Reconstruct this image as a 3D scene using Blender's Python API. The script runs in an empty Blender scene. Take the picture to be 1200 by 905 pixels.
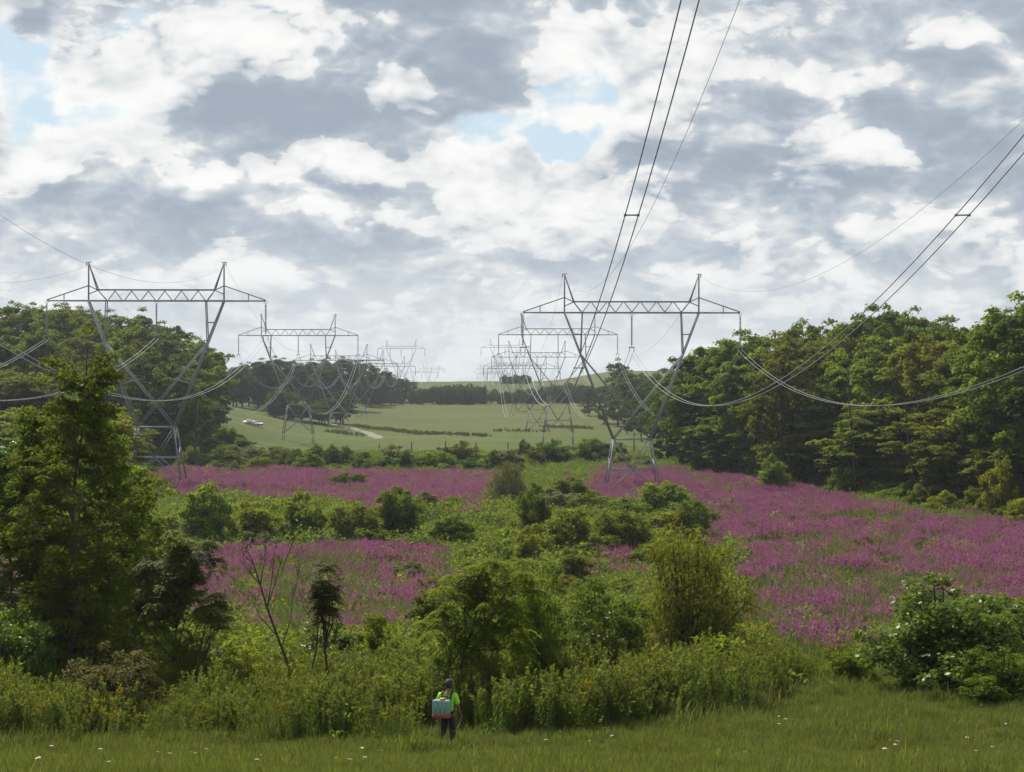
import bpy, math, random
import numpy as np
from mathutils import Vector, Matrix

R = math.radians
SC = bpy.context.scene
COL = SC.collection
FPX = 1903.0                     # focal length in pixels of a 1200 px wide frame

# ------------------------------------------------------------------ camera
cam_d = bpy.data.cameras.new('camera')
cam_d.sensor_width = 36.0
cam_d.lens = 36.0 * FPX / 1200.0
cam_d.clip_start = 0.5
cam_d.clip_end = 30000.0
cam = bpy.data.objects.new('camera', cam_d)
cam.rotation_euler = (R(90), 0, 0)
COL.objects.link(cam)
SC.camera = cam

# ------------------------------------------------------------------ light
SUN_AZ, SUN_EL = R(-38), R(54)    # azimuth to the right of the view direction (+Y)
SKY_STRENGTH = 0.1
sun_d = bpy.data.lights.new('sun', 'SUN')
sun_d.energy = 5.0
sun_d.angle = R(0.5)
sun_d.color = (1.0, 0.94, 0.84)
sun = bpy.data.objects.new('sun', sun_d)
_dir = Vector((math.sin(SUN_AZ) * math.cos(SUN_EL), math.cos(SUN_AZ) * math.cos(SUN_EL), math.sin(SUN_EL)))
sun.rotation_euler = (-_dir).to_track_quat('-Z', 'Y').to_euler()
COL.objects.link(sun)

SC.view_settings.view_transform = 'Standard'
SC.view_settings.look = 'None'
SC.view_settings.exposure = 0.7
SC.view_settings.gamma = 1.0
SC.view_settings.use_curve_mapping = False
SC.render.engine = 'CYCLES'
SC.cycles.use_denoising = True
SC.cycles.max_bounces = 5
SC.cycles.diffuse_bounces = 2
SC.cycles.glossy_bounces = 1
SC.cycles.transmission_bounces = 3
SC.cycles.volume_bounces = 0
SC.cycles.transparent_max_bounces = 4
SC.cycles.sample_clamp_indirect = 4.0
SC.cycles.caustics_reflective = False
SC.cycles.caustics_refractive = False


class NT:
    """small helper to write node graphs as expressions"""
    def __init__(s, nt):
        s.nt = nt

    def n(s, t, **kw):
        nd = s.nt.nodes.new(t)
        for k, v in kw.items():
            setattr(nd, k, v)
        return nd

    def put(s, sock, v):
        if isinstance(v, bpy.types.NodeSocket):
            s.nt.links.new(v, sock)
        elif v is not None:
            sock.default_value = v

    def math(s, op, a, b=None, c=None, clamp=False):
        nd = s.n('ShaderNodeMath', operation=op, use_clamp=clamp)
        s.put(nd.inputs[0], a); s.put(nd.inputs[1], b); s.put(nd.inputs[2], c)
        return nd.outputs[0]

    def vec(s, op, a, b=None, c=None, out=0):
        nd = s.n('ShaderNodeVectorMath', operation=op)
        s.put(nd.inputs[0], a); s.put(nd.inputs[1], b)
        if c is not None:
            s.put(nd.inputs[2], c)
        return nd.outputs[out]

    def comb(s, x, y, z):
        nd = s.n('ShaderNodeCombineXYZ')
        s.put(nd.inputs[0], x); s.put(nd.inputs[1], y); s.put(nd.inputs[2], z)
        return nd.outputs[0]

    def mix(s, f, a, b, blend='MIX'):
        nd = s.n('ShaderNodeMix', data_type='RGBA', blend_type=blend)
        s.put(nd.inputs[0], f)
        for k, v in ((6, a), (7, b)):
            if isinstance(v, (tuple, list)) and len(v) == 3:
                v = (*v, 1)
            s.put(nd.inputs[k], v)
        return nd.outputs[2]

    def noise(s, vec, scale, detail=4, rough=0.55, dist=0.0, out=0, dim='3D'):
        nd = s.n('ShaderNodeTexNoise', noise_dimensions=dim)
        s.put(nd.inputs['Vector'], vec)
        nd.inputs['Scale'].default_value = scale
        nd.inputs['Detail'].default_value = detail
        nd.inputs['Roughness'].default_value = rough
        nd.inputs['Distortion'].default_value = dist
        return nd.outputs[out]

    def ss(s, v, lo, hi):
        nd = s.n('ShaderNodeMapRange', interpolation_type='SMOOTHSTEP')
        s.put(nd.inputs[0], v)
        nd.inputs[1].default_value = lo; nd.inputs[2].default_value = hi
        return nd.outputs[0]


# ------------------------------------------------------------------ world: nishita sky behind cumulus
def build_world():
    w = bpy.data.worlds.new('World')
    SC.world = w
    w.use_nodes = True
    nt = w.node_tree
    nt.nodes.clear()
    g = NT(nt)
    out = g.n('ShaderNodeOutputWorld')
    bg = g.n('ShaderNodeBackground')
    bg.inputs[1].default_value = SKY_STRENGTH
    nt.links.new(bg.outputs[0], out.inputs[0])
    sky = g.n('ShaderNodeTexSky', sky_type='NISHITA')
    sky.sun_disc = False
    sky.sun_elevation = SUN_EL
    sky.sun_rotation = SUN_AZ
    sky.air_density = 1.0
    sky.dust_density = 0.4
    tc = g.n('ShaderNodeTexCoord')
    d = tc.outputs['Generated']
    sep = g.n('ShaderNodeSeparateXYZ')
    nt.links.new(d, sep.inputs[0])
    x, y, z = sep.outputs
    zp = g.math('MAXIMUM', z, 0.0)
    # cloud layer coordinates: cells flatten and shrink towards the horizon
    k = g.math('DIVIDE', 1.0, g.math('ADD', zp, 0.55))
    q0 = g.comb(g.math('MULTIPLY', x, k), g.math('MULTIPLY', y, k), g.math('MULTIPLY', zp, 1.5))

    def warped(v, scale, amt, detail=3):
        w1 = g.noise(v, scale, detail, 0.55, out=1)
        sc_ = g.vec('SCALE', g.vec('SUBTRACT', w1, (0.5, 0.5, 0.5)), None)
        sc_.node.inputs['Scale'].default_value = amt
        return g.vec('ADD', v, sc_)

    def billow(v):
        """cauliflower heads: rounded lobes between sharp creases, at three sizes"""
        acc = None
        for s, wt in ((9.0, .95), (21.0, .60), (48.0, .40)):
            e = g.math('MULTIPLY', g.math('ABSOLUTE', g.math('SUBTRACT', g.noise(v, s, 0.0, 0.5), 0.5)), wt)
            acc = e if acc is None else g.math('ADD', acc, e)
        return g.math('MULTIPLY', acc, 1.6)
    q = warped(q0, 9.0, 0.05, 3)
    puff = billow(q)
    up = g.vec('ADD', q, (0.006, -0.034, 0.022))
    puff2 = billow(up)
    relief = g.math('SUBTRACT', puff, puff2)          # > 0 where a head turns up to the light
    n1 = g.noise(q, 9.0, 7, 0.64)
    n1u = g.noise(up, 9.0, 6, 0.64)
    n3 = g.noise(g.vec('ADD', q0, (7.3, 2.1, 4.0)), 7.5, 6, 0.60)
    # individual clouds of this sky, by direction
    yy = g.math('MAXIMUM', g.math('ABSOLUTE', y), 0.02)
    p0 = g.comb(g.math('DIVIDE', x, yy), g.math('DIVIDE', z, yy), g.math('LESS_THAN', y, 0.0))
    p = warped(p0, 16.0, 0.085, 6)

    def blobs(lst):
        acc = None
        for (px, py, rx, ry, wt) in lst:
            cx, cy = (px - 600) / FPX, (452 - py) / FPX
            sx, sy = FPX / rx, FPX / ry
            v = g.vec('MULTIPLY_ADD', p, (sx, sy, 9.0), (-cx * sx, -cy * sy, 0.0))
            dd = g.vec('DOT_PRODUCT', v, v, out=1)
            e = g.math('POWER', 2.0, g.math('MULTIPLY', g.math('MULTIPLY', dd, dd), -1.0))
            acc = g.math('MULTIPLY_ADD', e, wt, acc if acc is not None else 0.0)
        return acc
    dark = blobs([(390, 95, 185, 62, .48), (545, 60, 70, 75, .42), (300, 125, 100, 40, .22), (640, -6, 130, 26, .42),
                  (95, 245, 150, 38, .40), (290, 240, 150, 40, .36), (950, 130, 130, 40, .34), (820, 165, 120, 26, .26),
                  (890, 205, 170, 22, .30), (1140, 150, 95, 60, .34), (1090, 45, 120, 34, .20), (440, 305, 120, 30, .28),
                  (700, 315, 170, 14, .16), (1020, 265, 160, 16, .22),
                  (135, 115, 105, 70, -.34), (320, 18, 95, 32, -.34), (490, 100, 48, 30, -.75), (365, 238, 55, 24, -.45),
                  (590, 215, 100, 44, -.30), (360, 185, 170, 22, -.30), (690, 60, 90, 40, -.24), (1000, 185, 80, 15, -.40), (895, 92, 100, 24, -.24),
                  (1000, 100, 45, 17, -.22), (40, 185, 70, 36, -.28), (520, 270, 100, 18, -.2), (750, 205, 70, 44, -.16)])
    gap = blobs([(30, 66, 46, 80, .85), (85, 128, 55, 22, .6), (150, 18, 24, 20, .4), (600, 152, 66, 26, .62),
                 (688, 122, 58, 48, .64), (560, 184, 30, 16, .5), (655, 165, 46, 20, .55),
                 (640, 292, 100, 14, .2), (480, 330, 130, 16, .15), (860, 250, 60, 26, .15), (40, 0, 24, 26, -.8), (110, 40, 24, 24, -.3)])
    cov_f = g.math('ADD', g.math('MULTIPLY', g.math('SUBTRACT', n1, 0.5), 1.9), g.math('MULTIPLY_ADD', puff, 0.8, 0.22))
    cov_f = g.math('SUBTRACT', cov_f, gap)
    cover = g.ss(cov_f, -0.30, 0.24)
    lit = g.math('ADD', g.math('MULTIPLY', g.math('SUBTRACT', n1, n1u), 1.7), g.math('MULTIPLY', relief, 0.9))
    thick = g.math('ADD', g.math('MULTIPLY', g.math('SUBTRACT', n3, 0.47), 0.62), g.math('MULTIPLY', dark, 0.88))
    thick = g.math('SUBTRACT', thick, lit)
    thick = g.math('SUBTRACT', thick, g.math('MULTIPLY', g.math('SUBTRACT', puff, 0.24), 0.30))
    # nearer puffs with crisp outlines in front of the grey bases
    f2 = g.math('SUBTRACT', g.math('MULTIPLY', g.math('SUBTRACT', n1, 0.5), 1.5), g.math('MULTIPLY', dark, 0.75))
    f2 = g.math('ADD', f2, g.math('MULTIPLY', g.math('SUBTRACT', puff, 0.24), 0.5))
    thick = g.math('SUBTRACT', g.math('ADD', thick, 0.14), g.math('MULTIPLY', g.ss(f2, -0.015, 0.075), 0.27))
    # thin edges against the blue stay bright
    thick = g.math('SUBTRACT', thick, g.math('MULTIPLY', g.ss(cov_f, 0.55, 0.05), 0.22))
    lowfade = g.ss(zp, 0.0, 0.13)
    thick = g.math('MULTIPLY', thick, g.math('MULTIPLY_ADD', lowfade, 0.25, 0.75))
    sh = g.ss(thick, -0.82, 0.92)
    s = 1.0 / SKY_STRENGTH / 2.0 ** SC.view_settings.exposure
    ramp = g.n('ShaderNodeValToRGB')
    nt.links.new(sh, ramp.inputs[0])
    cr = ramp.color_ramp
    cols = [(0.0, (.97, .97, .955)), (0.20, (.86, .865, .86)), (0.40, (.70, .73, .75)), (0.6, (.53, .58, .64)), (0.8, (.415, .475, .55)), (1.0, (.345, .405, .485))]
    cr.elements[0].position, cr.elements[1].position = 0.0, 1.0
    cr.elements[0].color = (*cols[0][1], 1); cr.elements[1].color = (*cols[-1][1], 1)
    for pos, c in cols[1:-1]:
        e = cr.elements.new(pos); e.color = (*c, 1)
    cloud = g.vec('SCALE', ramp.outputs[0], None)
    cloud.node.inputs['Scale'].default_value = s
    lowhaze = g.mix(g.math('MULTIPLY', g.ss(zp, 0.12, 0.0), 0.68), cloud, (.74 * s, .78 * s, .80 * s))
    blue = g.mix(0.85, sky.outputs[0], (.60 * s, .735 * s, .82 * s))
    col = g.mix(cover, blue, lowhaze)
    nt.links.new(col, bg.inputs[0])

build_world()

# ------------------------------------------------------------------ terrain
LINE = -50.0 / FPX               # the power lines run slightly left of the view direction
PD = np.array([-400, -60, 0, 20, 41, 50, 56, 65, 80, 95, 110, 130, 250, 330, 420, 520, 600, 660, 760, 800, 850, 1000, 1110, 1200, 1400, 2000, 9000], float)
PZ = np.array([6, 1.5, -1.7, -5.2, -9.38, -10.25, -10.7, -11.6, -13.4, -14.7, -15.3, -15.5, -15.9, -16.2, -16.3, -16.2, -15.9, -14.6, -11.0, -9.4, -7.6, -1.5, 2.6, 3.2, -3, -16, -40], float)


def sst(v):
    v = np.clip(v, 0, 1)
    return v * v * (3 - 2 * v)


def ground_z(x, y):
    x = np.asarray(x, float); y = np.asarray(y, float)
    w = np.clip(np.abs(y) * 0.035, 1.0, 22.0)
    z = (np.interp(y - w, PD, PZ) + 2 * np.interp(y, PD, PZ) + np.interp(y + w, PD, PZ)) / 4
    xr = x - LINE * y
    start = 60 - 22 * sst((y - 300) / 140)
    z = z + 17.0 * sst((-start - xr) / 75) * sst((y - 150) / 120) * (1 - 0.5 * sst((y - 470) / 200))
    z = z + 7.0 * sst((xr - 52) / 60) * sst((y - 110) / 90)
    z = z + 0.12 * np.sin(x * 0.31 + 1.3 * np.sin(y * 0.11)) * sst((y - 60) / 40) + 0.05 * np.sin(x * 0.9 + y * 0.7)
    z = z + 0.8 * np.sin(x * 0.011 + 0.7) * sst((y - 600) / 200)
    return z


def px_of(x, y, z):
    return 600 + x * FPX / y, 452 - z * FPX / y


def ground_at(px, py):
    """where the ray through a photo pixel meets the ground"""
    a, b = (px - 600) / FPX, (452 - py) / FPX
    ys = np.concatenate([np.arange(20, 400, 0.25), np.arange(400, 1300, 1.0)])
    f = ground_z(a * ys, ys) - b * ys
    i = np.argmax(f > 0)
    d = ys[i] if f[i] > 0 else 1200.0
    return a * d, d, float(ground_z(a * d, d))


# ------------------------------------------------------------------ materials
def leaf_mat(name, col, trans=0.35, rough=0.42, var=0.5, hue=0.03, spec=0.5, tcol=None):
    m = bpy.data.materials.new(name); m.use_nodes = True
    nt = m.node_tree; nt.nodes.clear(); g = NT(nt)
    out = g.n('ShaderNodeOutputMaterial')
    geo = g.n('ShaderNodeNewGeometry'); oi = g.n('ShaderNodeObjectInfo')
    r1, r2 = geo.outputs['Random Per Island'], oi.outputs['Random']
    hsv = g.n('ShaderNodeHueSaturation')
    hsv.inputs['Color'].default_value = (*col, 1)
    h = g.math('ADD', g.math('MULTIPLY_ADD', r1, hue, 0.5 - hue / 2), g.math('MULTIPLY_ADD', r2, hue, -hue / 2))
    nt.links.new(h, hsv.inputs['Hue'])
    v = g.math('MULTIPLY', g.math('MULTIPLY_ADD', r1, var, 1 - var / 2), g.math('MULTIPLY_ADD', r2, 0.36, 0.82))
    nt.links.new(v, hsv.inputs['Value'])
    b = g.n('ShaderNodeBsdfPrincipled')
    nt.links.new(hsv.outputs[0], b.inputs['Base Color'])
    b.inputs['Roughness'].default_value = rough
    b.inputs['Specular IOR Level'].default_value = spec
    t = g.n('ShaderNodeBsdfTranslucent')
    tc = g.mix(1.0, hsv.outputs[0], tcol or (1.55, 1.5, 0.6), 'MULTIPLY')
    nt.links.new(tc, t.inputs[0])
    mx = g.n('ShaderNodeMixShader'); mx.inputs[0].default_value = trans
    nt.links.new(b.outputs[0], mx.inputs[1]); nt.links.new(t.outputs[0], mx.inputs[2])
    nt.links.new(mx.outputs[0], out.inputs[0])
    return m


def solid(name, col, rough=0.6, metal=0.0, nscale=6.0, namt=0.3, spec=0.4, trans=0.0):
    m = bpy.data.materials.new(name); m.use_nodes = True
    nt = m.node_tree; g = NT(nt)
    b = nt.nodes['Principled BSDF']
    tc = g.n('ShaderNodeTexCoord')
    n = g.noise(tc.outputs['Object'], nscale, 5, 0.6)
    c = g.mix(n, tuple(k * (1 - namt) for k in col), tuple(min(1, k * (1 + namt)) for k in col))
    nt.links.new(c, b.inputs['Base Color'])
    b.inputs['Roughness'].default_value = rough
    b.inputs['Metallic'].default_value = metal
    b.inputs['Specular IOR Level'].default_value = spec
    b.inputs['Transmission Weight'].default_value = trans
    return m


M = {}
M['dark'] = leaf_mat('leaf_dark', (.064, .098, .014), .46, .75, spec=.05)
M['mid'] = leaf_mat('leaf_mid', (.090, .122, .015), .48, .75, spec=.05)
M['bright'] = leaf_mat('leaf_bright', (.118, .155, .018), .50, .75, spec=.05)
M['yellow'] = leaf_mat('leaf_yellow', (.150, .165, .018), .50, .75, spec=.05)
M['olive'] = leaf_mat('leaf_olive', (.105, .122, .017), .48, .75, spec=.05)
M['willow'] = leaf_mat('leaf_willow', (.118, .132, .020), .46, .7, spec=.08)
M['grey'] = leaf_mat('leaf_grey', (.115, .130, .056), .40, .7, spec=.1)
M['red'] = leaf_mat('leaf_red', (.074, .066, .022), .40, .7, spec=.08)
M['gloss'] = leaf_mat('leaf_gloss', (.078, .114, .014), .46, rough=.40, spec=.2)
M['sumac'] = leaf_mat('leaf_sumac', (.060, .068, .013), .42, rough=.6, spec=.12)
M['blue'] = leaf_mat('leaf_far', (.045, .068, .016), .40, .8, spec=.03)
M['weed'] = leaf_mat('leaf_weed', (.095, .130, .034), .48, .75, spec=.05)
M['weedtop'] = leaf_mat('weed_bud', (.125, .150, .040), .45, .75, spec=.05)
M['gold'] = leaf_mat('goldenrod_flower', (.20, .18, .02), .40, .75, spec=.05)
M['grass'] = leaf_mat('grass_blade', (.102, .126, .034), .38, rough=.7, spec=.08)
M['sedge'] = leaf_mat('sedge_blade', (.085, .115, .036), .40, rough=.42, spec=.25)
M['purple'] = leaf_mat('loosestrife_flower', (.235, .100, .162), .36, rough=.7, hue=.05, spec=.1, tcol=(1.3, .9, 1.25))
M['straw'] = leaf_mat('dry_straw', (.26, .22, .11), .3, .7, spec=.05)
M['white'] = leaf_mat('white_petal', (.72, .72, .66), .3, hue=0, var=.2, spec=.1, tcol=(1, 1, 1))
M['bark'] = solid('bark', (.050, .040, .030), .9)
M['stem'] = solid('stem', (.035, .028, .022), .8)
M['greenstem'] = solid('green_stem', (.07, .09, .03), .8)
M['steel'] = solid('galvanised_steel', (.20, .21, .225), .7, 0, 1.5, .22, .2)
M['insul'] = solid('insulator_porcelain', (.23, .22, .23), .3, 0, 4, .2)
M['wire'] = solid('aluminium_conductor', (.42, .42, .41), .30, .9, .2, .08)
M['post'] = solid('fence_timber', (.07, .062, .055), .9)


# ------------------------------------------------------------------ mesh helpers
def mk(name, V, Q, mats, midx=None, smooth=False):
    V = np.asarray(V, np.float32); Q = np.asarray(Q, np.int32)
    me = bpy.data.meshes.new(name)
    me.vertices.add(len(V)); me.vertices.foreach_set('co', V.ravel())
    k = Q.shape[1]
    me.loops.add(Q.size); me.loops.foreach_set('vertex_index', Q.ravel())
    me.polygons.add(len(Q))
    me.polygons.foreach_set('loop_start', np.arange(0, Q.size, k, dtype=np.int32))
    for m in (mats if isinstance(mats, (list, tuple)) else [mats]):
        me.materials.append(m)
    if midx is not None:
        me.polygons.foreach_set('material_index', np.asarray(midx, np.int32))
    if smooth:
        me.polygons.foreach_set('use_smooth', np.ones(len(Q), bool))
    me.update(calc_edges=True)
    me.validate()
    return me


class Bag:
    """collects quads"""
    def __init__(s):
        s.V, s.Q, s.I, s.n = [], [], [], 0

    def add(s, V, Q, mi=0):
        V = np.asarray(V, float); Q = np.asarray(Q, int)
        s.V.append(V); s.Q.append(Q + s.n); s.I.append(np.full(len(Q), mi)); s.n += len(V)

    def tube(s, P, r, k=5, mi=0):
        P = np.asarray(P, float); r = np.broadcast_to(np.asarray(r, float), (len(P),))
        T = np.gradient(P, axis=0); T /= np.linalg.norm(T, axis=1)[:, None] + 1e-9
        up = np.array([0.13, 0.21, 0.97]) if abs(T[0][2]) < 0.9 else np.array([1, 0.1, 0])
        A = np.cross(T, up); A /= np.linalg.norm(A, axis=1)[:, None] + 1e-9
        B = np.cross(T, A)
        an = np.arange(k) / k * 2 * np.pi
        V = P[:, None] + r[:, None, None] * (np.cos(an)[None, :, None] * A[:, None] + np.sin(an)[None, :, None] * B[:, None])
        i, j = np.meshgrid(np.arange(len(P) - 1), np.arange(k), indexing='ij')
        Q = np.stack([i * k + j, i * k + (j + 1) % k, (i + 1) * k + (j + 1) % k, (i + 1) * k + j], -1).reshape(-1, 4)
        s.add(V.reshape(-1, 3), Q, mi)

    def beam(s, a, b, w, mi=0, h=None):
        a = np.asarray(a, float); b = np.asarray(b, float)
        t = (b - a) / np.linalg.norm(b - a)
        up = np.array([0, 0, 1.]) if abs(t[2]) < 0.9 else np.array([0, 1., 0])
        u = np.cross(t, up); u /= np.linalg.norm(u); v = np.cross(u, t)
        h = h or w
        c = [(-1, -1), (1, -1), (1, 1), (-1, 1)]
        V = [e + u * w / 2 * p + v * h / 2 * q for e in (a, b) for p, q in c]
        s.add(V, [(3, 2, 1, 0), (4, 5, 6, 7), (0, 1, 5, 4), (1, 2, 6, 5), (2, 3, 7, 6), (3, 0, 4, 7)], mi)

    def box(s, c, sz, mi=0):
        x, y, z = c; a, b, d = (k / 2 for k in sz)
        s.beam((x, y, z - d), (x, y, z + d), sz[0], mi, sz[1]) if False else s.add(
            [(x + i * a, y + j * b, z + k * d) for k in (-1, 1) for i, j in ((-1, -1), (1, -1), (1, 1), (-1, 1))],
            [(3, 2, 1, 0), (4, 5, 6, 7), (0, 1, 5, 4), (1, 2, 6, 5), (2, 3, 7, 6), (3, 0, 4, 7)], mi)

    def lathe(s, prof, k=8, mi=0, o=(0, 0, 0)):
        an = np.arange(k) / k * 2 * np.pi
        V = [(o[0] + r * math.cos(a), o[1] + r * math.sin(a), o[2] + z) for r, z in prof for a in an]
        Q = [(i * k + j, i * k + (j + 1) % k, (i + 1) * k + (j + 1) % k, (i + 1) * k + j) for i in range(len(prof) - 1) for j in range(k)]
        s.add(V, Q, mi)

    def leaves(s, P, D, N, L, W, mi=0, fold=0.12):
        P, D, N = (np.asarray(k, float) for k in (P, D, N))
        D = np.broadcast_to(D, P.shape)
        D = D / (np.linalg.norm(D, axis=1)[:, None] + 1e-9)
        S = np.cross(D, N); S /= np.linalg.norm(S, axis=1)[:, None] + 1e-9
        N2 = np.cross(S, D)
        n = len(P)
        L = np.broadcast_to(np.asarray(L, float), (n,))[:, None]; W = np.broadcast_to(np.asarray(W, float), (n,))[:, None]
        mid = P + D * L * 0.45
        V = np.stack([P, mid - S * W / 2 + N2 * W * fold, P + D * L, mid + S * W / 2 + N2 * W * fold], 1).reshape(-1, 3)
        s.add(V, np.arange(4 * n).reshape(-1, 4), mi)

    def mesh(s, name, mats, smooth=False):
        return mk(name, np.concatenate(s.V), np.concatenate(s.Q), mats, np.concatenate(s.I), smooth)

    def obj(s, name, mats, parent=None, smooth=False):
        return link(name, s.mesh(name, mats, smooth), parent)


def link(name, me, parent=None):
    o = bpy.data.objects.new(name, me)
    COL.objects.link(o)
    if parent is not None:
        o.parent = parent
    return o


def tag(o, label=None, cat=None, group=None, kind=None):
    if label: o['label'] = label
    if cat: o['category'] = cat
    if group: o['group'] = group
    if kind: o['kind'] = kind
    return o


def thing(name, label, cat, loc=(0, 0, 0), rotz=0.0, group=None, scale=None):
    o = bpy.data.objects.new(name, None)
    COL.objects.link(o)
    o.location = loc; o.rotation_euler = (0, 0, rotz)
    o.empty_display_size = 0.2
    if scale is not None:
        o.scale = scale
    return tag(o, label, cat, group)


def unit(rng, n):
    v = rng.normal(size=(n, 3))
    return v / np.linalg.norm(v, axis=1)[:, None]


# ------------------------------------------------------------------ the ground
def build_ground():
    ys = np.concatenate([np.linspace(-400, 0, 12)[:-1], np.linspace(0, 120, 90)[:-1], np.linspace(120, 420, 110)[:-1],
                         np.linspace(420, 1300, 130)[:-1], np.linspace(1300, 9000, 40)])
    t = np.linspace(-1, 1, 171)
    t = np.sign(t) * (0.55 * np.abs(t) + 0.45 * np.abs(t) ** 3)
    X = t[None, :] * (260 + 0.9 * np.maximum(ys, 0))[:, None]
    Y = np.repeat(ys[:, None], len(t), 1)
    Z = ground_z(X, Y)
    V = np.stack([X, Y, Z], -1).reshape(-1, 3)
    n, m = X.shape
    i, j = np.meshgrid(np.arange(n - 1), np.arange(m - 1), indexing='ij')
    Q = np.stack([i * m + j, i * m + j + 1, (i + 1) * m + j + 1, (i + 1) * m + j], -1).reshape(-1, 4)
    mat = bpy.data.materials.new('meadow_ground'); mat.use_nodes = True
    nt = mat.node_tree; g = NT(nt); b = nt.nodes['Principled BSDF']
    geo = g.n('ShaderNodeNewGeometry'); pos = geo.outputs['Position']
    at = g.n('ShaderNodeVertexColor'); at.layer_name = 'cover'
    n1 = g.noise(pos, 0.035, 5, 0.6); n2 = g.noise(pos, 1.1, 4, 0.65)
    c = g.mix(g.math('MULTIPLY', n1, 0.55), at.outputs[0], (.085, .085, .030))
    c = g.mix(g.math('MULTIPLY', g.ss(n2, .45, .75), 0.5), c, (.05, .065, .018))
    n3 = g.noise(g.vec('MULTIPLY', pos, (.06, .5, .1)), 0.35, 4, .6)
    c = g.mix(g.math('MULTIPLY', g.ss(n3, .45, .66), 0.55), c, (.10, .098, .032))
    nt.links.new(c, b.inputs['Base Color']); b.inputs['Roughness'].default_value = 1.0
    b.inputs['Specular IOR Level'].default_value = 0.1
    bump = g.n('ShaderNodeBump'); bump.inputs['Strength'].default_value = 0.6; bump.inputs['Distance'].default_value = .25
    nt.links.new(n2, bump.inputs['Height']); nt.links.new(bump.outputs[0], b.inputs['Normal'])
    me = mk('ground', V, Q, mat, smooth=True)
    ca = me.color_attributes.new('cover', 'FLOAT_COLOR', 'POINT')
    y = V[:, 1]
    lawn = np.array([.075, .095, .028]); marsh = np.array([.055, .06, .025]); field = np.array([.030, .056, .005]); pale = np.array([.042, .056, .011])
    a = sst((y - 52) / 14)[:, None]; c1 = lawn * (1 - a) + marsh * a
    a = sst((y - 330) / 30)[:, None]; c1 = c1 * (1 - a) + field * a
    a = sst((y - 600) / 15)[:, None]; c1 = c1 * (1 - a) + pale * a
    ca.data.foreach_set('color', np.concatenate([c1, np.ones((len(y), 1))], 1).astype(np.float32).ravel())
    tag(link('ground', me), kind='structure')


build_ground()


def build_track():
    bag = Bag()
    ctrl = [(372, 494.2), (386, 496.5), (402, 500), (420, 504), (434, 508.5), (445, 514)]
    P = np.array([ground_at(*c) for c in ctrl])
    s = np.linspace(0, 1, 40)
    X = np.interp(s, np.linspace(0, 1, len(P)), P[:, 0]); Y = np.interp(s, np.linspace(0, 1, len(P)), P[:, 1])
    V = []
    for i in range(40):
        w = 1.7 + .3 * math.sin(i * 1.3)
        for k in (-1, -.3, .3, 1):
            V.append((X[i] + k * w, Y[i] + k * w * 0.4, float(ground_z(X[i] + k * w, Y[i] + k * w * .4)) + 0.08))
    Q = [(i * 4 + j, i * 4 + j + 1, i * 4 + j + 5, i * 4 + j + 4) for i in range(39) for j in range(3)]
    bag.add(V, Q)
    tag(bag.obj('dirt_track', solid('dry_earth', (.13, .115, .075), .95, 0, .6, .3)), kind='structure')


build_track()


# ------------------------------------------------------------------ scatter of uncountable plants (stuff)
def scatter(name, pts, scl, tilt, protos, label, cat, seed=0):
    rng = np.random.default_rng(seed)
    n = len(pts)
    coll = bpy.data.collections.new(name + '_kinds')
    for i, me in enumerate(protos):
        coll.objects.link(bpy.data.objects.new('%s_kind_%02d' % (name, i), me))
    me = bpy.data.meshes.new(name)
    me.vertices.add(n); me.vertices.foreach_set('co', np.asarray(pts, np.float32).ravel())
    a = me.attributes.new('s', 'FLOAT', 'POINT'); a.data.foreach_set('value', np.asarray(scl, np.float32))
    rot = np.stack([rng.normal(0, tilt, n), rng.normal(0, tilt, n), rng.uniform(0, 6.283, n)], 1).astype(np.float32)
    a = me.attributes.new('r', 'FLOAT_VECTOR', 'POINT'); a.data.foreach_set('vector', rot.ravel())
    a = me.attributes.new('k', 'INT', 'POINT'); a.data.foreach_set('value', rng.integers(0, len(protos), n).astype(np.int32))
    o = link(name, me)
    ng = bpy.data.node_groups.new(name, 'GeometryNodeTree')
    ng.interface.new_socket('Geometry', in_out='INPUT', socket_type='NodeSocketGeometry')
    ng.interface.new_socket('Geometry', in_out='OUTPUT', socket_type='NodeSocketGeometry')
    N = ng.nodes.new
    gi, go, iop, ci = N('NodeGroupInput'), N('NodeGroupOutput'), N('GeometryNodeInstanceOnPoints'), N('GeometryNodeCollectionInfo')
    ci.inputs['Collection'].default_value = coll
    ci.inputs['Separate Children'].default_value = True; ci.inputs['Reset Children'].default_value = True
    L = ng.links.new
    L(gi.outputs[0], iop.inputs['Points']); L(ci.outputs[0], iop.inputs['Instance'])
    iop.inputs['Pick Instance'].default_value = True

    def na(nm, t):
        nd = N('GeometryNodeInputNamedAttribute'); nd.data_type = t; nd.inputs[0].default_value = nm
        return nd.outputs[0]
    L(na('k', 'INT'), iop.inputs['Instance Index'])
    e2r = N('FunctionNodeEulerToRotation')
    L(na('r', 'FLOAT_VECTOR'), e2r.inputs[0]); L(e2r.outputs[0], iop.inputs['Rotation'])
    L(na('s', 'FLOAT'), iop.inputs['Scale'])
    L(iop.outputs[0], go.inputs[0])
    o.modifiers.new('scatter', 'NODES').node_group = ng
    tag(o, label, cat, None, 'stuff')
    return o


def inpoly(px, py, poly):
    c = np.zeros(len(px), bool)
    n = len(poly)
    for i in range(n):
        x1, y1 = poly[i]; x2, y2 = poly[(i + 1) % n]
        cond = ((y1 > py) != (y2 > py)) & (px < (x2 - x1) * (py - y1) / (y2 - y1 + 1e-9) + x1)
        c ^= cond
    return c


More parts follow.
